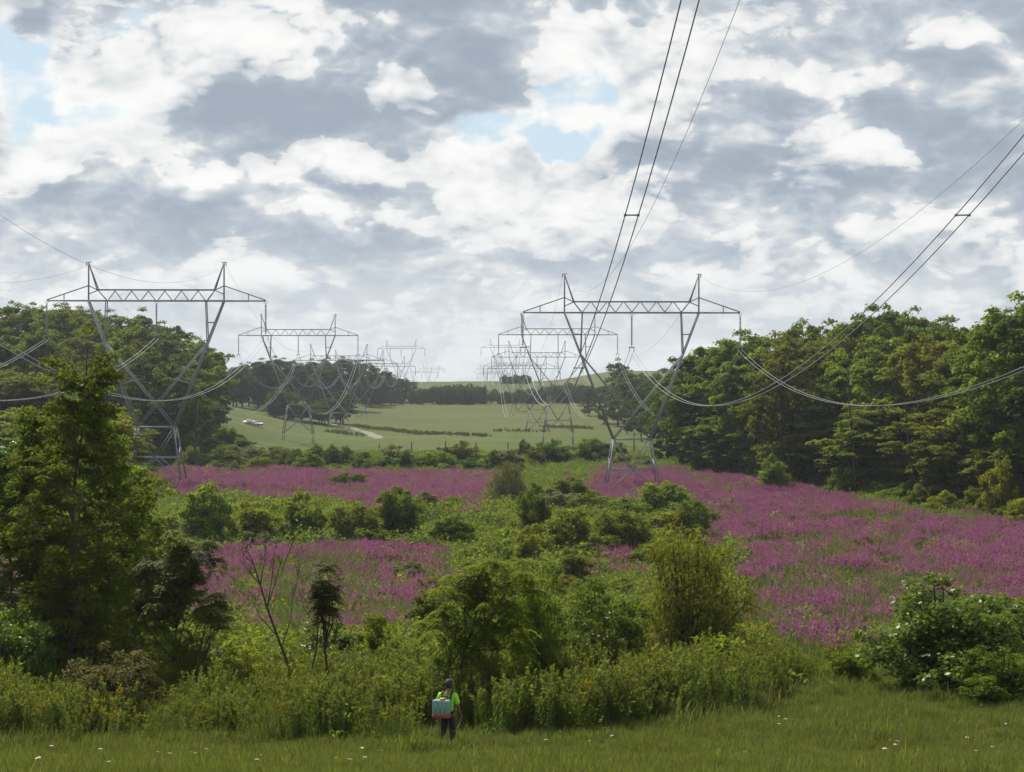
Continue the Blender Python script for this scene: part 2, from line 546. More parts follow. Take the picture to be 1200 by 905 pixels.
def patch_noise(x, y, s, seed=0):
    r = np.random.default_rng(seed)
    v = np.zeros(len(x))
    for k in range(7):
        a = r.uniform(0, 6.28); f = r.uniform(.5, 1.8) / s
        v += np.sin((x * math.cos(a) + y * math.sin(a)) * f * 6.28 + r.uniform(0, 6.28))
    return v / 3.0


# the stands of purple loosestrife, outlined on the marsh
PURPLE = [
    [(690, 553), (770, 547), (900, 562), (1000, 580), (1100, 600), (1260, 612), (1500, 640), (1500, 705), (1260, 700), (1060, 705), (1015, 745), (930, 762), (872, 748), (868, 680), (850, 640), (825, 612), (790, 590), (690, 580)],
    [(180, 553), (300, 546), (420, 551), (570, 552), (572, 575), (560, 600), (490, 602), (440, 588), (330, 582), (180, 572)],
    [(200, 640), (360, 634), (520, 640), (535, 668), (490, 745), (445, 748), (400, 730), (300, 735), (180, 700)],
    [(660, 646), (735, 634), (745, 668), (690, 672)],
    [(-300, 560), (120, 568), (110, 600), (-300, 610)],
    [(-300, 650), (180, 660), (200, 720), (100, 735), (-300, 740)],
]


def in_purple(x, y, z, h=1.1):
    px, py = px_of(x, y, z + h)
    px = px + 22 * patch_noise(x, y, 9, 61) + 9 * patch_noise(x, y, 2.5, 62)
    py = py + 6 * patch_noise(x, y, 12, 63)
    m = np.zeros(len(x), bool)
    for p in PURPLE:
        m |= inpoly(px, py, p)
    return m


def build_loosestrife():
    protos = []
    for k in range(4):
        rng = np.random.default_rng(100 + k)
        bag = Bag()
        for _ in range(9):
            bx, by = rng.normal(0, .28, 2); h = rng.uniform(.95, 1.5)
            lean = rng.normal(0, .10, 2)
            top = np.array([bx + lean[0] * h, by + lean[1] * h, h]); base = np.array([bx, by, 0.])
            sp = rng.uniform(.28, .46)
            nl = 9
            t = rng.uniform(.15, 1 - sp * .8, nl)[:, None]
            P = base + (top - base) * t
            a = rng.uniform(0, 6.28, nl)
            D = np.stack([np.cos(a), np.sin(a), rng.uniform(.2, .8, nl)], 1)
            bag.leaves(P, D, unit(rng, nl) + [0, 0, 1], rng.uniform(.14, .24, nl), .05, 0)
            if rng.uniform() < .34:
                continue
            nf = 11
            t = np.linspace(1 - sp, 1.0, nf)
            P = base + (top - base) * t[:, None]
            a = np.arange(nf) * 2.4
            w = .085 * (1.25 - (t - (1 - sp)) / sp)
            D = np.stack([np.cos(a) * 1, np.sin(a) * 1, np.full(nf, 1.1)], 1)
            bag.leaves(P, D, unit(rng, nf), w * 1.5 + .02, w, 1)
        protos.append(bag.mesh('loosestrife_clump', [M['mid'], M['purple']]))
    rng = np.random.default_rng(5)
    n = 260000
    y = 78 + (345 - 78) * rng.uniform(0, 1, n) ** 0.9
    x = rng.uniform(-105, 115, n)
    z = ground_z(x, y)
    keep = in_purple(x, y, z)
    pn = patch_noise(x, y, 26, 1) + .6 * patch_noise(x, y, 7, 2)
    dens = np.clip(.44 + .42 * pn + .18 * patch_noise(x, y, 3, 9), .05, 1.0)
    near_left = (x < 0) & (y < 130)
    dens[near_left] *= .55
    keep &= rng.uniform(0, 1, n) < dens * .95
    x, y, z = x[keep], y[keep], z[keep]
    scatter('purple_loosestrife', np.stack([x, y, z], 1), np.clip(rng.uniform(.75, 1.25, len(x)) * (1 + .16 * patch_noise(x, y, 6, 3)), .5, 1.6), .06, protos,
            'purple flowering loosestrife filling the wet meadow under the pylons', 'wildflowers', 3)
    return len(x)


def leafy_clump(seed, n, w, h, L, W, mats):
    rng = np.random.default_rng(seed)
    bag = Bag()
    P = rng.normal(0, 1, (n, 3)) * [w * .45, w * .45, 0]
    rr = np.linalg.norm(P[:, :2], axis=1) / w
    P[:, 2] = rng.uniform(.05, 1, n) ** .8 * h * np.clip(1.1 - rr, .2, 1)
    a = rng.uniform(0, 6.28, n)
    D = np.stack([np.cos(a), np.sin(a), rng.uniform(-.1, 1.2, n)], 1)
    bag.leaves(P, D, unit(rng, n) * .6 + [0, 0, .8], rng.uniform(.6, 1.3, n) * L, rng.uniform(.7, 1.2, n) * W)
    return bag.mesh('leafy_clump', mats)


def blades(seed, n, w, h, W, mats, bend=.4, mix=0.0):
    """grass or sedge tuft: every blade two bent quads"""
    rng = np.random.default_rng(seed)
    bag = Bag()
    b = np.concatenate([rng.normal(0, w, (n, 2)), np.zeros((n, 1))], 1)
    a = rng.uniform(0, 6.28, n); l = rng.uniform(.55, 1.15, n) * h
    dr = np.stack([np.cos(a), np.sin(a), np.zeros(n)], 1)
    s = np.stack([-np.sin(a), np.cos(a), np.zeros(n)], 1) * W / 2
    bd = rng.uniform(.1, 1, n)[:, None] * bend
    m = b + [0, 0, 1] * (l * .55)[:, None] + dr * bd * (l * .25)[:, None]
    t = b + [0, 0, 1] * (l * (1 - .35 * bd[:, 0]))[:, None] + dr * bd * l[:, None]
    V = np.stack([b - s, b + s, m + s * .8, m - s * .8, t + s * .15, t - s * .15], 1).reshape(-1, 3)
    i = np.arange(n)[:, None] * 6
    Q = np.concatenate([i + [0, 1, 2, 3], i + [3, 2, 4, 5]], 0)
    bag.add(V, Q)
    return bag.mesh('tuft', mats)


def edge_at(px):
    return np.interp(px, [-100, 0, 250, 500, 620, 800, 930, 1010, 1110, 1300], [872, 868, 862, 858, 856, 848, 815, 806, 806, 806])


def build_lawn():
    rng = np.random.default_rng(11)
    protos = [blades(20 + k, 26, .10, .20 + .05 * k, .014, M['grass'], .55) for k in range(4)] * 7
    protos += [leafy_clump(70, 26, .16, .16, .09, .045, [M['mid']]), leafy_clump(71, 30, .20, .24, .08, .03, [M['weed']]), blades(72, 9, .12, .34, .010, M['straw'], .35)]
    n = 60000
    y = 22.5 + (60 - 22.5) * rng.uniform(0, 1, n) ** 1.15
    x = rng.uniform(-1, 1, n) * (y * .36 + 1.5)
    z = ground_z(x, y)
    px, py = px_of(x, y, z)
    keep = py > edge_at(px) - 6
    x, y, z = x[keep], y[keep], z[keep]
    pn = patch_noise(x, y, 4, 8)
    s = rng.uniform(.7, 1.25, len(x)) * (1 + .28 * pn) * np.interp(y, [40, 44], [.78, 1.2]) * np.where(rng.uniform(0, 1, len(x)) < .02, 1.7, 1)
    px, py = px_of(x, y, z)
    fr = sst((edge_at(px) + 16 - py) / 22) * (.75 + .4 * patch_noise(x, y, 1.5, 41))
    s = s * .82 * (1 + .55 * np.clip(fr, 0, 1.3)) * np.where((np.abs(x + 1.65) < 1.0) & (y > 40.4) & (y < 41.85), 2.3, 1.0)
    scatter('lawn_grass', np.stack([x, y, z], 1), np.clip(s, .45, 3.2), .12, protos,
            'rough mown green grass on the slope in the foreground', 'grass', 4)


def goldenrod(seed, h, flower=False):
    rng = np.random.default_rng(seed)
    bag = Bag()
    for _ in range(5):
        bx, by = rng.normal(0, .14, 2); hh = h * rng.uniform(.75, 1.1); ln = rng.normal(0, .07, 2)
        base = np.array([bx, by, 0]); top = base + [ln[0] * hh, ln[1] * hh, hh]
        bag.tube([base, (base + top) / 2, top], [.008, .006, .003], 3, 0)
        n = 34
        t = np.linspace(.15, 1, n)
        P = base + (top - base) * t[:, None]
        a = np.arange(n) * 2.4 + rng.uniform(0, 6)
        D = np.stack([np.cos(a), np.sin(a), .35 + t * .9], 1)
        bag.leaves(P, D, np.stack([-np.cos(a) * .5, -np.sin(a) * .5, np.ones(n)], 1), (.15 - .07 * t) * rng.uniform(.8, 1.2, n), .026, 0)
        n = 16
        t = rng.uniform(.86, 1.03, n)
        a = rng.uniform(0, 6.28, n)
        P = base + (top - base) * t[:, None]
        D = np.stack([np.cos(a), np.sin(a), rng.uniform(.4, 1.4, n)], 1)
        bag.leaves(P, D, unit(rng, n), rng.uniform(.06, .12, n), .03, 2 if flower else 1)
    return bag.mesh('goldenrod', [M['weed'], M['weedtop'], M['gold']])


def build_weeds():
    rng = np.random.default_rng(12)
    n = 26000
    y = rng.uniform(42, 66, n); x = rng.uniform(-1, 1, n) * (y * .36 + 1)
    z = ground_z(x, y)
    px, py = px_of(x, y, z)
    edge = np.interp(px, [-100, 0, 250, 480, 500, 560, 580, 800, 900, 935, 990, 1110, 1160, 1300], [872, 868, 866, 866, 856, 856, 866, 848, 828, 806, 796, 800, 806, 806])
    keep = (py < edge + rng.normal(0, 3, n)) & (rng.uniform(0, 1, n) < np.interp(edge - py, [0, 14, 40, 80], [1, .85, .6, .4]))
    gap = patch_noise(x, y, 5, 21) < -1.05
    keep &= ~gap
    # leave the standing room of the worker free
    keep &= ~((np.abs(x + 1.65) < .55) & (y < 42.9))
    x, y, z = x[keep], y[keep], z[keep]
    px, py = px_of(x, y, z)
    s = rng.uniform(.65, 1.25, len(x)) * (1 + .26 * patch_noise(x, y, 3.5, 22)) * np.interp(px, [0, 60, 200, 350, 600, 900, 960, 1000], [.9, .75, .7, .9, 1.1, 1, .6, .45])
    protos = [leafy_clump(60 + k, 70, .45, 1.0, .13, .06, [M[m]]) for k, m in enumerate(('mid', 'bright'))] + [goldenrod(30 + k, (1.2, 1.0, 1.35, 1.15, .85, 1.25, 1.1, 1.3, .9)[k], k == 3) for k in range(9)]
    scatter('goldenrod_weeds', np.stack([x, y, z], 1), np.clip(s, .35, 1.7), .13, protos,
            'tall feathery green goldenrod weeds along the top of the lawn', 'weeds', 6)


def build_undergrowth():
    rng = np.random.default_rng(13)
    protos = [leafy_clump(40 + k, 110, 1.0, 1.0, .17, .09, [M[m]]) for k, m in enumerate(('mid', 'bright', 'weed', 'mid', 'weed', 'grey'))]
    n = 140000
    y = 56 + (385 - 56) * rng.uniform(0, 1, n) ** 1.15
    x = rng.uniform(-1, 1, n) * (y * .30 + 22)
    z = ground_z(x, y)
    keep = (~in_purple(x, y, z, .9)) | (rng.uniform(0, 1, n) < .08)
    px, py = px_of(x, y, z)
    keep &= ~((px > 880) & (py > 770))
    keep &= rng.uniform(0, 1, n) < np.interp(patch_noise(x, y, 14, 31), [-1, 0, 1], [.35, .7, 1])
    x, y, z = x[keep], y[keep], z[keep]
    s = rng.uniform(.6, 1.3, len(x)) * (1 + .3 * patch_noise(x, y, 9, 32))
    scatter('undergrowth', np.stack([x, y, z], 1), np.clip(s * 1.25 * (1 + .7 * np.clip(patch_noise(x, y, 16, 35), 0, 1) * inpoly(*px_of(x, y, z), [(190, 598), (600, 600), (870, 590), (860, 760), (190, 660)])), .4, 3.2), .1, protos,
            'low mixed green undergrowth between the shrubs of the valley floor', 'undergrowth', 7)
    # sedges and cattail leaves among the flowers
    protos = [blades(50 + k, 34, .28, 1.5, .035, M['sedge'], .5) for k in range(3)]
    n = 60000
    y = 74 + 240 * rng.uniform(0, 1, n) ** 1.6
    x = rng.uniform(-1, 1, n) * (y * .32 + 10); z = ground_z(x, y)
    px, py = px_of(x, y, z)
    pr = .11 + .5 * inpoly(px, py, [(860, 700), (960, 650), (1060, 660), (1200, 680), (1200, 720), (1000, 740), (880, 770)]) \
        + .75 * inpoly(px, py, [(330, 660), (430, 645), (450, 700), (380, 720), (330, 700)]) + .5 * inpoly(px, py, [(330, 700), (560, 700), (560, 770), (330, 770)])
    pr = pr * np.clip(.6 + .7 * patch_noise(x, y, 8, 33), .05, 1.3)
    keep = rng.uniform(0, 1, n) < pr
    x, y, z = x[keep], y[keep], z[keep]
    scatter('sedge', np.stack([x, y, z], 1), rng.uniform(.75, 1.2, len(x)), .08, protos,
            'narrow green sedge leaves standing among the purple flowers', 'sedge', 8)


# ------------------------------------------------------------------ trees and shrubs
def clump_leaves(bag, rng, C, r, per, L, W, mi=0, flat=.8, droop=0.0, cap=False):
    n = len(C) * per
    c = np.repeat(C, per, 0); rr = np.repeat(np.broadcast_to(np.asarray(r, float), (len(C),)), per)
    u = unit(rng, n)
    rad = rng.uniform(.15, 1, n) ** .55
    if cap:
        u[:, 2] = np.where(u[:, 2] < -.2, -u[:, 2] * .6, u[:, 2])
    P = c + u * (rad * rr)[:, None] * [1, 1, flat]
    N = u * .7 + [0, 0, .65] + rng.normal(0, .45, (n, 3))
    D = np.cross(N, unit(rng, n)) + [0, 0, -droop]
    k = rng.uniform(.65, 1.25, n)
    bag.leaves(P, D, N, L * k, W * k, mi)


def tree_protos(seed, H, RC, base, limbs, per, L, W, clr, prof=None, lean=0.0, trunk_r=None, sub=4, wob=.35):
    rng = np.random.default_rng(seed)
    tb, cb = Bag(), Bag()
    n = 9
    t = np.linspace(0, 1, n)
    P = np.zeros((n, 3)); P[:, 2] = t * H * .9
    P[:, 0] = np.cumsum(rng.normal(0, wob * H / 60, n)) + lean * t * H; P[:, 1] = np.cumsum(rng.normal(0, wob * H / 60, n))
    P[:, :2] -= P[0, :2]
    tr = trunk_r or H * .014
    tb.tube(P, tr * (1.12 - t) + .01, 7)
    C, Rr = [], []
    prof = prof or (lambda s: math.sin(math.pi * (0.12 + .80 * s)) ** .75)
    for i in range(limbs):
        s = (i + rng.uniform(0, .9)) / limbs
        h = base + (1 - base) * s
        p0 = np.array([np.interp(h * .92, t, P[:, k]) for k in range(3)])
        az = i * 2.4 + rng.uniform(-.5, .5)
        l = RC * prof(s) * rng.uniform(.65, 1.2)
        up = rng.uniform(.15, .6) * (0.5 + s) * l
        p2 = p0 + [math.cos(az) * l, math.sin(az) * l, up]
        p1 = p0 + (p2 - p0) * .5 + [0, 0, -.08 * l]
        tb.tube([p0, p1, p2], [tr * .36 * (1.1 - h * .7), tr * .22 * (1.1 - h * .7), .012], 4)
        C += [p2, p0 + (p2 - p0) * .72 + rng.normal(0, .2 * clr, 3)]
        Rr += [clr * rng.uniform(.7, 1.1), clr * rng.uniform(.7, 1.15)]
        for _ in range(sub):
            q = p1 + (p2 - p1) * rng.uniform(.0, 1.0)
            e = q + unit(rng, 1)[0] * [1, 1, .8] * l * rng.uniform(.2, .5)
            tb.tube([q, (q + e) / 2 + [0, 0, .04 * l], e], [.03 * tr / .25 + .008, .012, .006], 3)
            C.append(e); Rr.append(clr * rng.uniform(.5, 1.0))
    C.append(P[-1] + [0, 0, H * .04]); Rr.append(clr)
    clump_leaves(cb, rng, np.array(C), np.array(Rr), per, L, W, cap=True)
    tm = tb.mesh('trunk', [M['bark']]); cm = cb.mesh('crown', [M['mid']])
    return tm, cm


def set_mat(o, m):
    o.material_slots[0].link = 'OBJECT'
    o.material_slots[0].material = m


def plant(name, cat, label, protos, loc, scale, rotz, mat=None, group=None, parts=('trunk', 'crown')):
    o = thing(name, label, cat, loc, rotz, group, scale)
    for nm, me in zip(parts, protos):
        c = link(nm, me, o)
    if mat:
        set_mat(c, mat)
    return o


def shrub_protos(seed, n_stem, per, L, W, clr, droop=0.0, flat=.8, top=.5, mat='mid', bare=.0, sub=3, wild=.15):
    """dome shaped bush, about 1 m wide and 1 m tall"""
    rng = np.random.default_rng(seed)
    tb, cb = Bag(), Bag()
    C = []
    for i in range(n_stem):
        az = i * 2.4 + rng.uniform(-.4, .4)
        s = math.sqrt((i + .5) / n_stem) * rng.uniform(.9 - wild, 1.12)
        e = np.array([math.cos(az) * .5 * s, math.sin(az) * .5 * s, (1 - top * s * s) * rng.uniform(.80 - wild, 1.04) - clr * .5])
        b = np.array([math.cos(az) * .05, math.sin(az) * .05, 0])
        m = (b + e) / 2 + [0, 0, .07]
        tb.tube([b, m, e], [.014, .010, .003], 4)
        C.append(e)
        for _ in range(sub):
            q = b + (e - b) * rng.uniform(.35 + bare * .4, .95)
            f = q + unit(rng, 1)[0] * rng.uniform(.08, .2)
            f[2] = max(f[2], .05)
            tb.tube([q, (q + f) / 2, f], [.006, .004, .002], 3)
            C.append(f)
    C = np.array(C)
    clump_leaves(cb, rng, C, clr * rng.uniform(.6, 1.2, len(C)), per, L, W, flat=flat, droop=droop)
    return tb.mesh('stem', [M['stem']]), cb.mesh('foliage', [M[mat]])


FOREST = []
def build_forest_protos():
    for k in range(6):
        H = 20.0
        FOREST.append(tree_protos(200 + k, H, (5.2, 4.4, 6.0, 4.8, 5.6, 4.0)[k], (.10, .18, .22, .12, .3, .08)[k], 34, 74, .42, .33, 1.12, wob=.5))


def build_woods():
    rng = np.random.default_rng(77)
    tones = ['dark', 'dark', 'mid', 'mid', 'olive', 'bright', 'dark', 'mid']
    words = {'dark': 'dark green', 'mid': 'mid green', 'olive': 'olive green', 'bright': 'bright green', 'yellow': 'yellowish green', 'blue': 'bluish green'}
    plant_n = [0]

    def put(px, d, ytop, where, group, tone=None, wr=1.0, name='broadleaf_tree', jit=True):
        x = (px - 600) / FPX * d
        z = float(ground_z(x, d))
        h = max(5.0, (452 - ytop) / FPX * d - z)
        k = int(rng.integers(0, 6)); s = h / 19.6
        w = np.clip(s, .55, 1.3) * wr * rng.uniform(.85, 1.15)
        tone = tone or tones[int(rng.integers(0, len(tones)))]
        if 'right wood' in where or 'right of the pylons' in where:
            where += ', far end' if px < 930 else (', middle' if px < 1085 else ', near end')
        elif px < 250:
            where += ', left part' if px < 60 else (', middle part' if px < 150 else ', right part')
        elif px < 500:
            where += ', left end' if px < 340 else (', middle' if px < 420 else ', right end')
        tall = 'tall ' if h > 18 else ''
        plant(name, 'tree', '%s%s tree %s' % (tall, words[tone], where), FOREST[k], (x, d, z - .1), (w, w, s), rng.uniform(0, 6.28), M[tone], group)
        plant_n[0] += 1

    # ---- right wood: skyline rows, then the front edge by the flowers
    sky_x = [700, 760, 800, 850, 880, 930, 980, 1020, 1060, 1100, 1140, 1170, 1200, 1260, 1400]
    sky_y = [450, 440, 425, 385, 372, 366, 364, 348, 354, 362, 377, 362, 345, 320, 300]
    for d, x0, x1, n, dy in ((330, 800, 1300, 15, 0), (290, 850, 1320, 14, 6), (258, 905, 1330, 12, 14)):
        for i in range(n):
            px = x0 + (x1 - x0) * (i + rng.uniform(.1, .9)) / n
            put(px, d + rng.uniform(-14, 14), np.interp(px, sky_x, sky_y) + dy + abs(rng.normal(0, 9)), 'deep in the wood right of the pylons',
                'trees deep in the right wood', rng.choice(['dark', 'mid', 'mid', 'olive']))
    for px, d, yt, tone in ((783, 345, 452, 'dark'), (800, 318, 430, 'dark'), (822, 300, 405, 'dark'), (846, 296, 396, 'mid'), (870, 290, 385, 'mid'), (895, 276, 392, 'bright'),
                            (922, 268, 402, 'mid'), (950, 262, 398, 'olive'), (985, 250, 410, 'bright'), (1020, 243, 392, 'mid'), (1052, 238, 395, 'bright'), (1085, 232, 388, 'yellow'), (1118, 226, 400, 'olive'),
                            (1150, 218, 398, 'dark'), (1165, 205, 368, 'mid'), (1195, 196, 340, 'bright'), (1235, 190, 338, 'dark'), (1280, 188, 330, 'mid'), (1330, 180, 320, 'dark')):
        put(px, d, yt, 'at the flower meadow edge of the right wood', 'trees along the edge of the right wood', tone, 1.1)
    for i in range(30):
        t = i / 29
        px = 835 + (1290 - 835) * t + rng.uniform(-10, 10)
        d = np.interp(px, [780, 835, 1000, 1110, 1200, 1290], [318, 292, 236, 208, 192, 184]) + rng.uniform(0, 9)
        put(px, d, rng.uniform(460, 530), 'of low young growth lining the right wood', 'young trees lining the right wood', rng.choice(['mid', 'bright', 'olive', 'yellow', 'bright']), 1.9, 'young_tree')

    # ---- left wood on its hill
    lx = [-250, -60, 0, 60, 110, 165, 200, 240, 270, 300, 340]
    ly = [330, 345, 346, 342, 354, 358, 372, 391, 408, 425, 440]
    for d, x0, x1, n, dy in ((420, -80, 262, 17, 0), (372, -120, 250, 17, 8), (330, -120, 235, 15, 30)):
        for i in range(n):
            px = x0 + (x1 - x0) * (i + rng.uniform(.1, .9)) / n
            put(px, d + rng.uniform(-14, 14), np.interp(px, lx, ly) + dy + abs(rng.normal(0, 9)), 'high on the wooded hill at left',
                'trees on the left hill', rng.choice(['dark', 'mid', 'mid', 'olive']))
    for i in range(15):
        px = 20 + 205 * (i + rng.uniform(.1, .9)) / 15
        d = np.interp(px, [0, 260], [285, 395]) + rng.uniform(-8, 8)
        put(px, d, rng.uniform(430, 478), 'at the foot of the wooded hill behind the left pylon', 'trees at the foot of the left hill', rng.choice(['mid', 'dark', 'olive', 'mid']), 1.4)
    for i in range(16):
        px = -70 + 215 * (i + rng.uniform(.1, .9)) / 16
        d = rng.uniform(255, 300)
        put(px, d, np.interp(px, [-60, 60, 120, 190], [425, 440, 470, 500]) + rng.uniform(-10, 14), 'of the scrubby bank left of the left pylon', 'scrub trees on the left bank', rng.choice(['bright', 'mid', 'olive', 'yellow']), 1.9, 'young_tree')

    for i in range(16):
        px = -60 + 165 * (i + rng.uniform(.1, .9)) / 16
        put(px, rng.uniform(228, 250), rng.uniform(468, 505) + max(0, px - 100) * .3, 'low on the scrubby bank left of the left pylon', 'low trees on the left bank', rng.choice(['bright', 'mid', 'olive', 'yellow']), 2.2, 'young_tree')
    # ---- bare trunks showing at the wood edges
    for px, d, yt, lean, lab in ((1003, 226, 428, -.06, 'bare dark leaning trunk standing in front of the right wood'), (1019, 232, 445, .04, 'second bare trunk beside the leaning one at the right wood'),
                                 (1075, 214, 470, -.12, 'short broken grey trunk at the foot of the right wood'), (228, 300, 452, .03, 'pale bare trunk at the foot of the left wooded hill')):
        x = (px - 600) / FPX * d; z = float(ground_z(x, d)); h = (452 - yt) / FPX * d - z
        o = thing('dead_tree', lab, 'tree', (x, d, z))
        b = Bag(); b.tube([(0, 0, -.2), (lean * h * .3, 0, h * .35), (lean * h * .8, .1, h * .7), (lean * h, 0, h)], [.26, .22, .15, .05], 6)
        b.obj('trunk', [M['stem'] if px > 300 else M['bark']], o)
        for k in range(7):
            t = rng.uniform(.35, .95); a = rng.uniform(0, 6.28); l = rng.uniform(.8, 2.2)
            b = Bag(); q = np.array([lean * h * t, 0, h * t])
            b.tube([q, q + [math.cos(a) * l * .5, math.sin(a) * l * .5, l * .3], q + [math.cos(a) * l, math.sin(a) * l, l * .75]], [.07, .05, .02], 4)
            b.obj('branch', [M['stem']], o)
    # ---- far wood left of the fields
    fx = [270, 300, 335, 360, 400, 430, 460, 490]
    fy = [424, 416, 412, 420, 414, 420, 434, 447]
    for i in range(30):
        px = 268 + (488 - 268) * (i + rng.uniform(.1, .9)) / 30
        d = np.interp(px, [270, 490], [590, 830]) + rng.uniform(0, 70)
        put(px, d, np.interp(px, fx, fy) + abs(rng.normal(0, 6)), 'in the distant wood beyond the green fields', 'trees of the distant left wood', 'blue', 1.25)
    for i in range(12):
        px = 318 + 85 * (i + rng.uniform(.1, .9)) / 12
        d = np.interp(px, [270, 420], [560, 640]) + rng.uniform(-15, 10)
        put(px, d, rng.uniform(452, 480), 'low at the near edge of the distant left wood', 'low trees of the distant left wood', rng.choice(['blue', 'dark', 'mid']), 1.7)
    # ---- far trees between the right pylons and the right wood
    for px, d, yt in ((708, 640, 448), (724, 620, 418), (738, 600, 432), (752, 560, 447), (766, 500, 438), (780, 450, 430), (795, 420, 425), (690, 700, 452), (770, 440, 462), (752, 480, 470), (735, 540, 468)):
        put(px, d, yt, 'at the far corner of the field behind the right pylon', 'trees behind the right pylon', rng.choice(['blue', 'dark']), 1.15)
    return plant_n[0]


def build_far_hedge():
    rng = np.random.default_rng(91)
    protos = [me for _, me in FOREST[:4]]
    small = []
    for me in protos:
        c = me.copy(); c.materials.clear(); c.materials.append(M['blue']); small.append(c)
    pts, s = [], []
    for i in range(300):
        px = rng.uniform(380, 770); d = rng.uniform(800, 850)
        x = (px - 600) / FPX * d
        h = rng.uniform(6.0, 8.6) + 2 * math.sin(px * .05)
        z = float(ground_z(x, d))
        pts.append((x, d, z - .18 * h)); s.append(h / 18)
    for i in range(40):
        px = rng.uniform(588, 622); d = rng.uniform(1060, 1090); x = (px - 600) / FPX * d
        pts.append((x, d, float(ground_z(x, d)) - 1)); s.append(rng.uniform(.22, .36))
    scatter('far_treeline', np.array(pts), np.array(s), .02, small, 'long dark band of trees between the far field and the ridge', 'treeline', 2)
    # low row of bushes between the two fields
    bushes = []
    for k in range(2):
        c = FOREST[k][1].copy(); c.materials.clear(); c.materials.append(M[('bright', 'bright')[k]]); bushes.append(c)
    pts, s = [], []
    for (xa, ya, xb, yb, n) in ((414, 499, 450, 504, 45), (450, 503, 500, 509, 60), (500, 508, 572, 511, 60), (385, 506, 428, 511, 26), (638, 500, 692, 502, 60), (576, 505, 640, 506, 16)):
        for i in range(n * 4):
            t = rng.uniform(0, 1)
            gx, gy, gz = ground_at(xa + (xb - xa) * t, ya + (yb - ya) * t)
            pts.append((gx + rng.normal(0, 1), gy + rng.normal(0, 4), gz - .4)); s.append(rng.uniform(.025, .085))
    scatter('field_hedge', np.array(pts), np.array(s), .05, bushes, 'low scrubby hedge between the near and the far field', 'hedge', 9)


